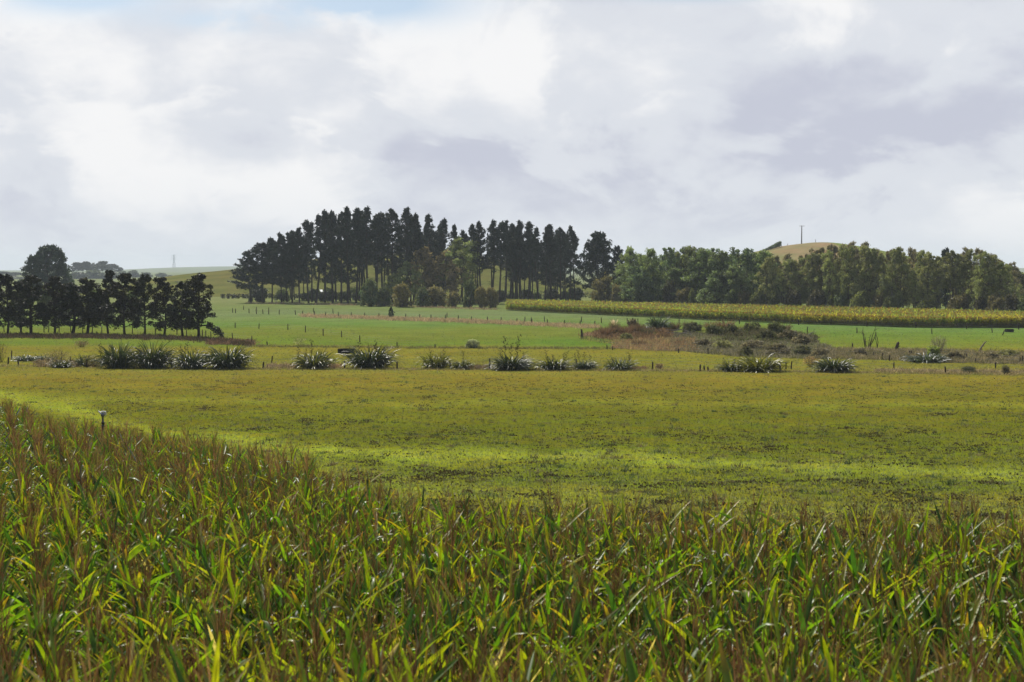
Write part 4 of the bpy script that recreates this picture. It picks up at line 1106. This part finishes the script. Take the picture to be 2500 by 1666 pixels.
scatter([(poly([(1452, 812), (1500, 806), (1640, 804)], [(1452, 826), (1500, 832), (1640, 828)]), 900, [(104, 78, 52), (86, 70, 46), (120, 92, 60)], (.4, .9), 7, .25),
         (poly([(1500, 828), (1560, 824), (1700, 830)], [(1500, 852), (1600, 858), (1700, 858)]), 1500, [(146, 112, 72), (134, 104, 70), (120, 98, 74), (146, 124, 76), (130, 120, 76)], (.25, .7), 7, .25),
         (poly([(1640, 815), (1800, 812), (1990, 835), (2030, 850)], [(1640, 856), (1800, 872), (1990, 878), (2030, 876)]), 3200, [(122, 116, 96), (106, 102, 80), (92, 92, 60), (112, 106, 86), (84, 84, 54)], (.25, .6), 8, .3),
         (poly([(1770, 803), (1850, 806), (1990, 822)], [(1770, 832), (1850, 836), (1990, 838)]), 1100, [(80, 80, 50), (66, 62, 42), (98, 92, 60), (90, 100, 50)], (.4, .9), 8, .3),
         (poly([(1420, 822), (1520, 826)], [(1420, 830), (1520, 845)]), 300, [(110, 130, 50), (150, 140, 60), (80, 90, 44)], (.2, .45), 7, .3)],
        'undergrowth', 'tangle of dry weeds and rough grass covering the mound', M_DRY, 51, 'weeds')
scatter([(poly([(2000, 852), (2130, 853), (2300, 856), (2540, 862)], [(2000, 876), (2170, 880), (2300, 886), (2540, 892)]), 3000, [(130, 118, 86), (146, 132, 96), (108, 102, 68), (118, 108, 82), (96, 96, 54)], (.25, .6), 8, .25)],
        'weeds', 'pale dry weeds filling the drain beyond the mound', M_DRY, 52, 'weeds')
scatter([(line([(735, 772), (955, 779), (1150, 786), (1300, 793), (1460, 800)], 1.8), 2400, [(174, 150, 112), (158, 134, 98), (168, 148, 104), (138, 122, 84)], (.4, .8), 8, .3),
         (line([(600, 741), (900, 746), (1215, 757)], .8), 500, [(150, 128, 100), (120, 108, 80)], (.4, .8), 7, .4),
         (rect(1424, 1470, 818, 824), 120, [(150, 120, 90), (130, 104, 78)], (.4, .8), 8, .3)],
        'dry_grass', 'strip of tan dry grass along the far fence', M_DRY, 53)
scatter([(line([(-60, 822), (200, 823), (400, 826), (520, 832), (610, 842)], 2.2), 1900, [(70, 56, 42), (58, 48, 34), (92, 72, 52), (60, 62, 36)], (.3, .75), 8, .3),
         (rect(505, 620, 832, 843), 300, [(92, 66, 50), (110, 84, 64)], (.3, .7), 8, .3),
         (line([(600, 846), (1000, 850), (1500, 852)], 1.0), 700, [(120, 108, 66), (96, 92, 52), (104, 112, 52)], (.2, .45), 7, .25)],
        'rough_grass', 'dark rough grass along the foot of the shelter row and the ditch', M_DRY, 54)
scatter([(line([(-60, 893), (600, 901), (1200, 903), (1700, 906), (2000, 909), (2560, 917)], 1.1), 2600, [(140, 124, 76), (118, 112, 58), (150, 136, 92), (124, 128, 50)], (.12, .34), 8, .18),
         (poly([(2140, 903), (2540, 907)], [(2140, 910), (2540, 916)]), 800, [(164, 146, 104), (140, 124, 84), (118, 104, 70)], (.2, .42), 8, .2),
         (rect(655, 720, 893, 901), 160, [(150, 130, 96), (120, 104, 72)], (.3, .55), 8, .25), (rect(800, 830, 893, 900), 60, [(150, 120, 86)], (.3, .5), 8, .25),
         (rect(90, 250, 885, 897), 300, [(128, 108, 78), (104, 92, 56)], (.3, .7), 8, .25), (rect(1120, 1200, 896, 903), 120, [(120, 100, 76), (96, 88, 52)], (.3, .6), 8, .25), (rect(1520, 1580, 898, 904), 100, [(116, 92, 68)], (.2, .4), 8, .25)],
        'fence_grass', 'uncut pale grass along the front fence', M_DRY, 55)

# pasture grass blades (short, grazed)
rng = rs(61); mb = MB()
n = 140000
py = 905 + 520 * rng.rand(n) ** 1.15; px = rng.uniform(-500, 3000, n)
x, y, z = ground(px, py)
ok = (y > 20) & (y < 156)
x, y, z = x[ok], y[ok], z[ok]; n = len(x)
cc = pasture_colour(x, y, z) * .56 * rng.uniform(.7, 1.45, (n, 1))
wd = rng.rand(n) < .03
cc[wd] = alb((60, 56, 26)) * rng.uniform(.6, 1.2, (wd.sum(), 1))
L_ = rng.uniform(.06, .13, n) * (1 + .4 * wd)
per = 3
base = np.repeat(np.c_[x, y, z - .01], per, 0); base[:, :2] += rng.normal(0, .05, (n * per, 2))
ribbons(mb, base, rng.rand(n * per) * 6.28, rng.uniform(.5, 1.4, n * per), rng.uniform(.2, 1.2, n * per), np.repeat(L_, per), .02 + .0002 * np.repeat(y, per), 1, [1, .25], np.repeat(cc, per, 0) * rng.uniform(.85, 1.15, (n * per, 1)), twist=rng.normal(0, .8, n * per))
n = 42000
px = rng.uniform(-500, 3000, n); py = rng.uniform(752, 905, n)
x, y, z = ground(px, py)
cc = pasture_colour(x, y, z) * .56 * rng.uniform(.7, 1.4, (n, 1))
base = np.repeat(np.c_[x, y, z - .01], 2, 0); base[:, :2] += rng.normal(0, .15, (n * 2, 2))
ribbons(mb, base, rng.rand(n * 2) * 6.28, rng.uniform(.5, 1.4, n * 2), .6, .16, .07, 1, [1, .3], np.repeat(cc, 2, 0), twist=rng.normal(0, .8, n * 2))
n = 950
px = rng.uniform(-500, 3000, n); py = 915 + 400 * rng.rand(n) ** 1.1
x, y, z = ground(px, py); ok = (y > 21) & (y < 150); x, y, z = x[ok], y[ok], z[ok]; n = len(x); per = 26
base = np.repeat(np.c_[x, y, z - .01], per, 0); base[:, :2] += rng.normal(0, .16, (n * per, 2)) * np.repeat(rng.uniform(.5, 1.6, (n, 1)), per, 0)
cc = np.array([alb((92, 122, 36)), alb((76, 100, 34)), alb((120, 110, 50)), alb((140, 124, 70))])[np.repeat(rng.randint(4, size=n), per)] * rng.uniform(.6, 1.2, (n * per, 1))
ribbons(mb, base, rng.rand(n * per) * 6.28, rng.uniform(.6, 1.45, n * per), rng.uniform(.2, 1.2, n * per), np.repeat(rng.uniform(.1, .24, n), per), .03, 2, [1, .8, .2], cc, twist=rng.normal(0, .8, n * per))
tag(mb.build('grass', M_GRASS), 'short grazed grass over all the paddocks', 'grass', kind='stuff')
# trodden clods, dung and weeds in the near paddock
mb = MB(); n = 7800
cp = rng.uniform(-500, 3000, 330); cq = 930 + 420 * rng.rand(330) ** 1.2
ci = rng.randint(330, size=n); solo_ = rng.rand(n) < .22
px = np.where(solo_, rng.uniform(-500, 3000, n), cp[ci] + rng.normal(0, 1, n) * rng.uniform(10, 60, 330)[ci]); py = np.where(solo_, 930 + 420 * rng.rand(n) ** 1.2, cq[ci] + rng.normal(0, 1, n) * rng.uniform(2, 9, 330)[ci])
py = np.clip(py, 915, 1400)
keep = rng.rand(n) > .75 * np.exp(-((py - np.interp(px, BANDS[0][0], BANDS[0][1])) / 24) ** 2)
x, y, z = ground(px[keep], py[keep]); ok = (y > 22) & (y < 140); x, y, z = x[ok], y[ok], z[ok]; n = len(x)
base = np.repeat(np.c_[x, y, z], 9, 0); base += rng.normal(0, 1, (n * 9, 3)) * (np.repeat(rng.uniform(.05, .22, n), 9)[:, None] * np.array([1.2, 1, .12]))
base[:, 2] += .02
leaves(mb, base, rng.uniform(.02, .06, n * 9), alb((70, 62, 36)) * rng.uniform(.4, 1.5, (n * 9, 1)), rng, .7)
tag(mb.build('clods', M_DRY), 'dark trodden clods and weeds dotting the near paddock', 'clods', kind='stuff')


# ------------------------------------------------------------------ maize
def maize_parts(seed, k=7, nl=11, tk=3, lw=1.0, H=2.35, tn=4):
    """arrays for stalk, leaves, tassel of one plant"""
    rng = rs(seed)
    st, lf, ts = MB(), MB(), MB()
    zt = np.linspace(0, 1, 4)
    bx, by = rng.normal(0, .05, 2)
    tube(st, np.stack([bx * zt ** 2, by * zt ** 2, zt * H * .9 - .05], -1), [.017, .015, .011, .006], 5, alb((120, 124, 60)), cap=False)
    zl = np.linspace(.3, .86, nl) * H + rng.normal(0, .03, nl)
    az0 = rng.rand() * 6.28
    az = az0 + np.arange(nl) * PI + rng.normal(0, .35, nl)
    base = np.c_[bx * (zl / H) ** 2, by * (zl / H) ** 2, zl]
    f = np.arange(nl) / (nl - 1)
    e0 = rng.uniform(.45, 1.35, nl)
    bend = rng.uniform(.0, .45, nl) + (rng.rand(nl) < .13) * rng.uniform(.6, 2.2, nl)
    LL = rng.uniform(.5, .8, nl) * (1 - .28 * f ** 2)
    W = lw * rng.uniform(.045, .085, nl) * (1 - .2 * f)
    C = np.array([alb(c, .62) for c in [(84, 118, 36), (98, 130, 36), (118, 138, 36), (60, 92, 44), (48, 76, 38), (132, 140, 36)]])[rng.randint(6, size=nl)] * rng.uniform(.75, 1.2, (nl, 1))
    T = C.copy()
    yt = rng.rand(nl) < .25; T[yt] = alb((168, 130, 58), .55)
    dry = rng.rand(nl) < .06; C[dry] = alb((190, 176, 156), .6); T[dry] = alb((190, 170, 150), .6)
    prof = np.interp(np.linspace(0, 1, k + 1), [0, .12, .35, .7, .9, 1], [.55, .95, 1, .75, .35, .04])
    ribbons(lf, base, az, e0, bend, LL, W, k, prof, C, .25, rng.normal(0, .6, nl), power=2.2, tip=T)
    kc = rng.rand()
    tc = alb((112, 88, 60), .6) * (.85 + .4 * rng.rand()) if kc < .8 else alb((150, 126, 84), .65)
    n = tn
    e0 = np.r_[1.5, rng.uniform(1.1, 1.5, n - 1)]; z0 = np.r_[H * .88, H * (.9 + .06 * rng.rand(n - 1))]
    LT = np.r_[.52, rng.uniform(.18, .3, n - 1)] * H / 2.35
    azt = rng.rand(n) * 6.28
    for tw in (0, PI / 2):
        ribbons(ts, np.c_[np.full(n, bx * .9), np.full(n, by * .9), z0], azt, e0, rng.uniform(.0, .5, n) if tw == 0 else bt, LT, .0075, tk, np.interp(np.linspace(0, 1, tk + 1), [0, .3, 1], [.6, 1, .35]), tc * np.ones((n, 1)) * (.75 + .5 * rng.rand(n, 1)), twist=np.full(n, tw + 1e-3))
        bt = np.zeros(n) + .25
    return st, lf, ts


EDGE_X = [-60, -31, -20.9, -13.5, -8.4, -4.9, -2.6, -1.35, 0, 7.7, 40]
EDGE_Y = [105, 75, 58, 42.5, 38, 31, 26, 23.6, 22.2, 21.6, 21.4]
rng = rs(71)
pts = []
th = .35
for r_ in np.arange(-90, 90, .52):
    s_ = np.arange(-90, 90, .12)
    X_ = r_ * math.cos(th) - s_ * math.sin(th); Y_ = r_ * math.sin(th) + s_ * math.cos(th)
    X_ = X_ + rng.normal(0, .07, len(X_)); Y_ = Y_ + rng.normal(0, .05, len(X_))
    ok = (Y_ > 7.2) & (Y_ < 76) & (np.abs(X_) < .385 * Y_ + 5.0)
    ok &= Y_ < np.interp(X_, EDGE_X, EDGE_Y) + .5 * np.sin(X_ * .9) + .35 * np.sin(X_ * 2.3)
    pts.append(np.c_[X_[ok], Y_[ok]])
pts = np.concatenate(pts)
pz = height(pts[:, 0], pts[:, 1])
ppx, ppy = project(pts[:, 0], pts[:, 1], pz + 2.2)
inframe = (ppx > 0) & (ppx < 2500) & (ppy < 1700)
order = np.argsort(np.where(inframe, pts[:, 1], 1e6))
solo = np.zeros(len(pts), bool); solo[order[:300]] = True
NV = 14
MV = [maize_parts(800 + q) for q in range(NV)]
MM = [(s_.mesh('stalk', M_STALK, True), l_.mesh('leaves', M_MAIZE, True), t_.mesh('tassel', M_TASSEL)) for s_, l_, t_ in MV]
for q in np.where(solo)[0]:
    v = MM[rng.randint(NV)]
    sc_ = rng.uniform(.9, 1.1)
    o = thing('maize_plant', 'leafy green maize plant with a brown tassel in the near rows of the foreground crop', 'maize plant', (pts[q, 0], pts[q, 1], pz[q]), rng.rand() * 6.28, sc_, 'maize plants of the foreground crop')
    for nm, me in zip(('stalk', 'leaves', 'tassel'), v):
        link(nm, me, o)
LOD1 = [[p_.arrays() for p_ in maize_parts(830 + q, 5, 10, 2, .9)] for q in range(12)]
LOD2 = [[p_.arrays() for p_ in maize_parts(850 + q, 3, 8, 2, .78, tn=5)] for q in range(12)]
mb = MB()


def stamp(mb, lod, P, rng, smin=.88, smax=1.12):
    vi = rng.randint(len(lod), size=len(P))
    for v, parts in enumerate(lod):
        sel = P[vi == v]; n = len(sel)
        if not n: continue
        a_ = rng.rand(n) * 6.28; s_ = rng.uniform(smin, smax, n); ca, sa = np.cos(a_) * s_, np.sin(a_) * s_
        tint = rng.uniform(.82, 1.2, (n, 1, 1)) * (1 + rng.normal(0, .05, (n, 1, 3)))
        for mi, (V_, Q_, C_, M_) in enumerate(parts):
            x = V_[None, :, 0] * ca[:, None] - V_[None, :, 1] * sa[:, None] + sel[:, 0, None]
            y = V_[None, :, 0] * sa[:, None] + V_[None, :, 1] * ca[:, None] + sel[:, 1, None]
            z = V_[None, :, 2] * s_[:, None] + sel[:, 2, None]
            Qq = (Q_[None] + (np.arange(n) * len(V_))[:, None, None]).reshape(-1, 4)
            mb.add(np.stack([x, y, z], -1).reshape(-1, 3), Qq, (C_[None] * tint).reshape(-1, 3), mi)


rest = ~solo
near = rest & (pts[:, 1] < 26)
P3 = np.c_[pts, pz]
stamp(mb, LOD1, P3[near], rng)
stamp(mb, LOD2, P3[rest & ~near], rng)
tag(mb.build('maize_crop', [M_STALK, M_MAIZE, M_TASSEL], smooth=True), 'dense standing maize crop filling the foreground bank', 'maize crop', kind='stuff')

# far maize
rng = rs(81); mb = MB()
n = 26000
px = rng.uniform(1236, 2620, n)
base_py = np.interp(px, [1236, 1320, 1578, 1717, 1934, 2190, 2488, 2620], [759, 763, 775, 782, 791, 799, 802, 803])
Yn = CAMZ / -ray(px, base_py)[1]
Yf = np.interp(px, [1225, 1500, 1900, 2500, 2700], [404, 378, 341, 291, 280])
t = rng.rand(n) ** 1.25
fr_ = rng.rand(n) < .12; t[fr_] = rng.rand(fr_.sum()) * .05
Yp = Yn + (Yf - Yn) * t
Xp = ray(px, base_py)[0] * Yp
Zp = height(Xp, Yp)
per = 7
yel = np.clip((px - 1600) / 500, 0, 1) * np.clip(1 - t * 1.8, 0, 1) * (.5 + .5 * np.sin(px * .013 + t * 6)) + .1
isy = rng.rand(n * per) < np.repeat(np.clip(yel + .05, 0, .85), per)
C = np.array([alb(c, .7) for c in [(108, 128, 56), (124, 138, 62), (92, 112, 56)]])[rng.randint(3, size=n * per)]
C[isy] = alb((172, 168, 60), .58) * rng.uniform(.6, 1.15, (isy.sum(), 1))
lowb = rng.rand(n * per) < .12; C[lowb] = alb((140, 112, 72))
C *= rng.uniform(.6, 1.3, (n * per, 1))
hz = np.tile(np.linspace(.3, 1.7, per), n) + rng.normal(0, .08, n * per)
low = hz < .7
C[low] = alb((116, 112, 58)) * rng.uniform(.6, 1.2, (low.sum(), 1))
ribbons(mb, np.c_[np.repeat(Xp, per), np.repeat(Yp, per), np.repeat(Zp, per) + hz * np.repeat(rng.uniform(.72, 1.08, n), per)], rng.rand(n * per) * 6.28, rng.uniform(.6, 1.25, n * per), rng.uniform(.2, 1.6, n * per), rng.uniform(.5, .85, n * per), .1, 2, [.9, 1, .1], C, twist=rng.normal(0, .5, n * per))
ribbons(mb, np.c_[Xp, Yp, Zp - .05], 0, 1.55, 0, 1.8, .05, 1, [1, .6], alb((116, 110, 58)))
ta = np.repeat(np.c_[Xp, Yp, Zp + 1.66], 3, 0)
ribbons(mb, ta, rng.rand(n * 3) * 6.28, rng.uniform(1.0, 1.5, n * 3), .2, rng.uniform(.22, .4, n * 3), .06, 1, [1, .4], alb((150, 122, 66), .7) * rng.uniform(.7, 1.2, (n * 3, 1)), mat=1)
tag(mb.build('maize_field', [M_FARM, M_TASSEL]), 'far maize field ripening yellow before the wood', 'maize field', kind='stuff')

# ------------------------------------------------------------------ sprinkler
b = at(251, 1004, 43.6); gz = float(height(b.x, b.y)); H = b.z - gz
o = thing('irrigation_sprinkler', 'black standpipe sprinkler with a pale metal head rising from the maize', 'sprinkler', (b.x, b.y, gz))
bk = (.012, .012, .014)
mb = MB(); tube(mb, [(-.07, 0, -.1), (-.03, 0, H * .6), (0, 0, H - .5)], .036, 12, bk); mb.build('riser_pipe', M_PLAST, o, True)
mb = MB(); lathe(mb, [(.03, -.5), (.05, -.49), (.052, -.44), (.04, -.43), (.04, -.39), (.056, -.385), (.056, -.34), (.03, -.33), (.026, -.18), (.03, -.17)], 14, bk, c=(0, 0, H)); mb.build('coupling', M_PLAST, o, True)
hd = MB(); lathe(hd, [(.028, -.2), (.04, -.18), (.062, -.13), (.062, -.07), (.045, -.05), (.0, -.045)], 16, (.18, .18, .21), c=(0, 0, H)); head = hd.build('sprinkler_head', M_METAL, o, True)
mb = MB(); tube(mb, [(.0, -.01, H - .11), (-.05, -.02, H - .07), (-.115, -.03, H - .01)], [.03, .026, .02], 10, (.5, .5, .54)); tube(mb, [(-.112, -.03, H - .012), (-.122, -.033, H)], [.026, .024], 10, (.5, .5, .54)); mb.build('nozzle', M_METAL, head, True)
mb = MB(); box(mb, (.02, 0, H - .02), (.15, .05, .03), (.55, .55, .58), bev=.008); box(mb, (.09, 0, H - .07), (.03, .05, .1), (.5, .5, .54), bev=.006); tube(mb, [(.02, 0, H - .05), (.02, 0, H)], .014, 8, (.5, .5, .54)); mb.build('impact_arm', M_METAL, head)

# ------------------------------------------------------------------ haze
mb = MB(); box(mb, (0, 3640, 33), (10400, 7600, 70), (1, 1, 1))
mh = bpy.data.materials.new('haze air'); nt, N, Lk = nodes(mh)
_o = N.new('ShaderNodeOutputMaterial'); _v = N.new('ShaderNodeVolumePrincipled')
_v.inputs['Color'].default_value = (.72, .8, .92, 1); _v.inputs['Density'].default_value = .00013; _v.inputs['Anisotropy'].default_value = 0.0
Lk.new(_v.outputs[0], _o.inputs['Volume'])
tag(mb.build('haze', mh), 'thin summer haze over the plain', 'haze', kind='stuff')

# ------------------------------------------------------------------ sun and sky
SUN = Vector((-.26, .63, .73)).normalized()
ld = bpy.data.lights.new('sun', 'SUN'); ld.energy = 5.0; ld.angle = math.radians(.5); ld.color = (1, .95, .87)
lo = bpy.data.objects.new('sun', ld); COL.objects.link(lo)
lo.rotation_euler = SUN.to_track_quat('Z', 'Y').to_euler(); lo.location = SUN * 100

w = bpy.data.worlds.new('World'); scene.world = w; w.use_nodes = True
nt = w.node_tree; N = nt.nodes; Lk = nt.links; N.clear()
out = N.new('ShaderNodeOutputWorld'); bg = N.new('ShaderNodeBackground'); Lk.new(bg.outputs[0], out.inputs[0])
sky = N.new('ShaderNodeTexSky'); sky.sky_type = 'NISHITA'; sky.sun_disc = False
sky.sun_elevation = math.asin(SUN.z); sky.sun_rotation = math.atan2(SUN.x, SUN.y)
sky.dust_density = 1.0


def M(op, a_, b_=None, c_=None, clamp=False):
    n_ = N.new('ShaderNodeMath'); n_.operation = op; n_.use_clamp = clamp
    for k, s in enumerate((a_, b_, c_)):
        if s is None: continue
        if isinstance(s, (int, float)): n_.inputs[k].default_value = s
        else: Lk.new(s, n_.inputs[k])
    return n_.outputs[0]


def MR(s, a0, a1, b0, b1, smooth=True):
    r = N.new('ShaderNodeMapRange'); r.interpolation_type = 'SMOOTHSTEP' if smooth else 'LINEAR'
    for k, v in enumerate((a0, a1, b0, b1)): r.inputs[k + 1].default_value = v
    Lk.new(s, r.inputs[0]); return r.outputs[0]


def MC(fac, A, B):
    x = N.new('ShaderNodeMix'); x.data_type = 'RGBA'
    Lk.new(fac, x.inputs[0])
    for k, s in ((6, A), (7, B)):
        if isinstance(s, tuple): x.inputs[k].default_value = (*s, 1)
        else: Lk.new(s, x.inputs[k])
    return x.outputs[2]


tc = N.new('ShaderNodeTexCoord'); sp = N.new('ShaderNodeSeparateXYZ'); Lk.new(tc.outputs['Generated'], sp.inputs[0])
x, y, z = sp.outputs
zc = M('ADD', M('MAXIMUM', z, 0.0), .5)
cb = N.new('ShaderNodeCombineXYZ'); Lk.new(M('DIVIDE', x, zc), cb.inputs[0]); Lk.new(M('DIVIDE', y, zc), cb.inputs[1])


def CN(scale, det, rough, off, dist=0.0):
    mp = N.new('ShaderNodeMapping'); mp.inputs['Location'].default_value = off
    nz = N.new('ShaderNodeTexNoise'); nz.inputs['Scale'].default_value = scale; nz.inputs['Detail'].default_value = det
    nz.inputs['Roughness'].default_value = rough; nz.inputs['Distortion'].default_value = dist
    Lk.new(cb.outputs[0], mp.inputs[0]); Lk.new(mp.outputs[0], nz.inputs['Vector']); return nz.outputs['Fac']


yp = M('MAXIMUM', y, .05)
u = M('DIVIDE', x, yp); v = M('DIVIDE', z, yp)


def blob(u0, v0, su, sv, k):
    d = M('ADD', M('POWER', M('DIVIDE', M('SUBTRACT', u, u0), su), 2.0), M('POWER', M('DIVIDE', M('SUBTRACT', v, v0), sv), 2.0))
    return M('MULTIPLY', M('EXPONENT', M('MULTIPLY', d, -1.0)), k)


n1 = CN(5.0, 8, .5, (3.1, 1.7, 0), .35); n2 = CN(1.7, 3, .5, (7.3, 2.2, 4)); n3 = CN(11.0, 6, .6, (1.3, 9.2, 2), .3)
b_ = M('ADD', M('MULTIPLY', n1, .75), M('ADD', M('MULTIPLY', n2, .35), M('MULTIPLY', n3, .34)))
b_ = M('SUBTRACT', b_, .71)
b_ = M('ADD', M('MULTIPLY', b_, 1.9), MR(CN(3.6, 10, .58, (2.2, 6.1, 7), .5), .46, .56, -.12, .14))
tone = M('ADD', b_, .5)
for args in [(.24, .075, .2, .06, -.3), (.02, .095, .16, .022, -.2), (-.2, .085, .10, .02, -.16), (-.29, .145, .11, .045, .26), (-.27, .06, .12, .022, .26), (-.02, .14, .07, .03, .2), (.13, .15, .16, .03, .16), (-.1, .05, .1, .02, .15), (.17, .055, .05, .012, .16), (-.05, .175, .2, .02, .1)]:
    tone = M('ADD', tone, blob(*args))
tone = M('MINIMUM', M('MAXIMUM', tone, 0.0), 1.0)
r1 = N.new('ShaderNodeValToRGB'); r1.color_ramp.interpolation = 'EASE'
e = r1.color_ramp.elements; e[0].position = .08; e[0].color = (.59, .615, .72, 1); e[1].position = .95; e[1].color = (.98, .98, .985, 1)
q = e.new(.5); q.color = (.76, .79, .85, 1)
Lk.new(tone, r1.inputs[0])
# broken cover: gaps high up, and clearer, dimmer sky overhead and behind
hole = CN(6.0, 6, .6, (11.2, 4.4, 1))
gapz = MR(z, .135, .2, 0.0, 1.0)
lft = MR(u, -.42, .25, 1.0, .35)
hb = M('ADD', blob(-.30, .188, .06, .012, 1.3), M('ADD', blob(-.10, .184, .07, .015, 1.3), M('ADD', blob(.125, .192, .05, .006, 1.2), blob(-.2, .172, .05, .008, .8))))
hm = M('MULTIPLY', M('MULTIPLY', MR(hole, .32, .48, 0.0, 1.0), hb), .95, clamp=True)
over = M('MULTIPLY', MR(z, .22, .6, 0.0, 1.0), MR(n2, .42, .62, .25, 1.0))
back = MR(y, -.2, .3, .5, 0.0)
hm = M('MAXIMUM', hm, M('MAXIMUM', over, back))
skc = N.new('ShaderNodeVectorMath'); skc.operation = 'SCALE'; skc.inputs[3].default_value = .1; Lk.new(sky.outputs[0], skc.inputs[0])
hz = MC(MR(z, 0.0, .07, .55, 0.0), r1.outputs[0], (.80, .83, .88))
fin = MC(hm, hz, skc.outputs[0])
Lk.new(fin, bg.inputs[0]); bg.inputs[1].default_value = .70

# ------------------------------------------------------------------ camera and render settings
cd = bpy.data.cameras.new('camera'); cd.lens = 50; cd.sensor_width = 36; cd.clip_end = 12000; cd.clip_start = .1
cd.dof.use_dof = True; cd.dof.focus_distance = 90; cd.dof.aperture_fstop = 3.2
co = bpy.data.objects.new('camera', cd); COL.objects.link(co)
co.location = (0, 0, CAMZ); co.rotation_euler = (PI / 2 - PITCH, 0, 0)
scene.camera = co
scene.view_settings.view_transform = 'Standard'; scene.view_settings.look = 'None'
scene.view_settings.exposure = .45; scene.view_settings.gamma = 1; scene.view_settings.use_curve_mapping = False
cy = scene.cycles
cy.max_bounces = 6; cy.diffuse_bounces = 3; cy.glossy_bounces = 2; cy.transmission_bounces = 4; cy.volume_bounces = 2
cy.use_denoising = True; cy.denoiser = 'OPENIMAGEDENOISE'; cy.denoising_input_passes = 'RGB_ALBEDO_NORMAL'; cy.denoising_prefilter = 'ACCURATE'; cy.use_adaptive_sampling = False
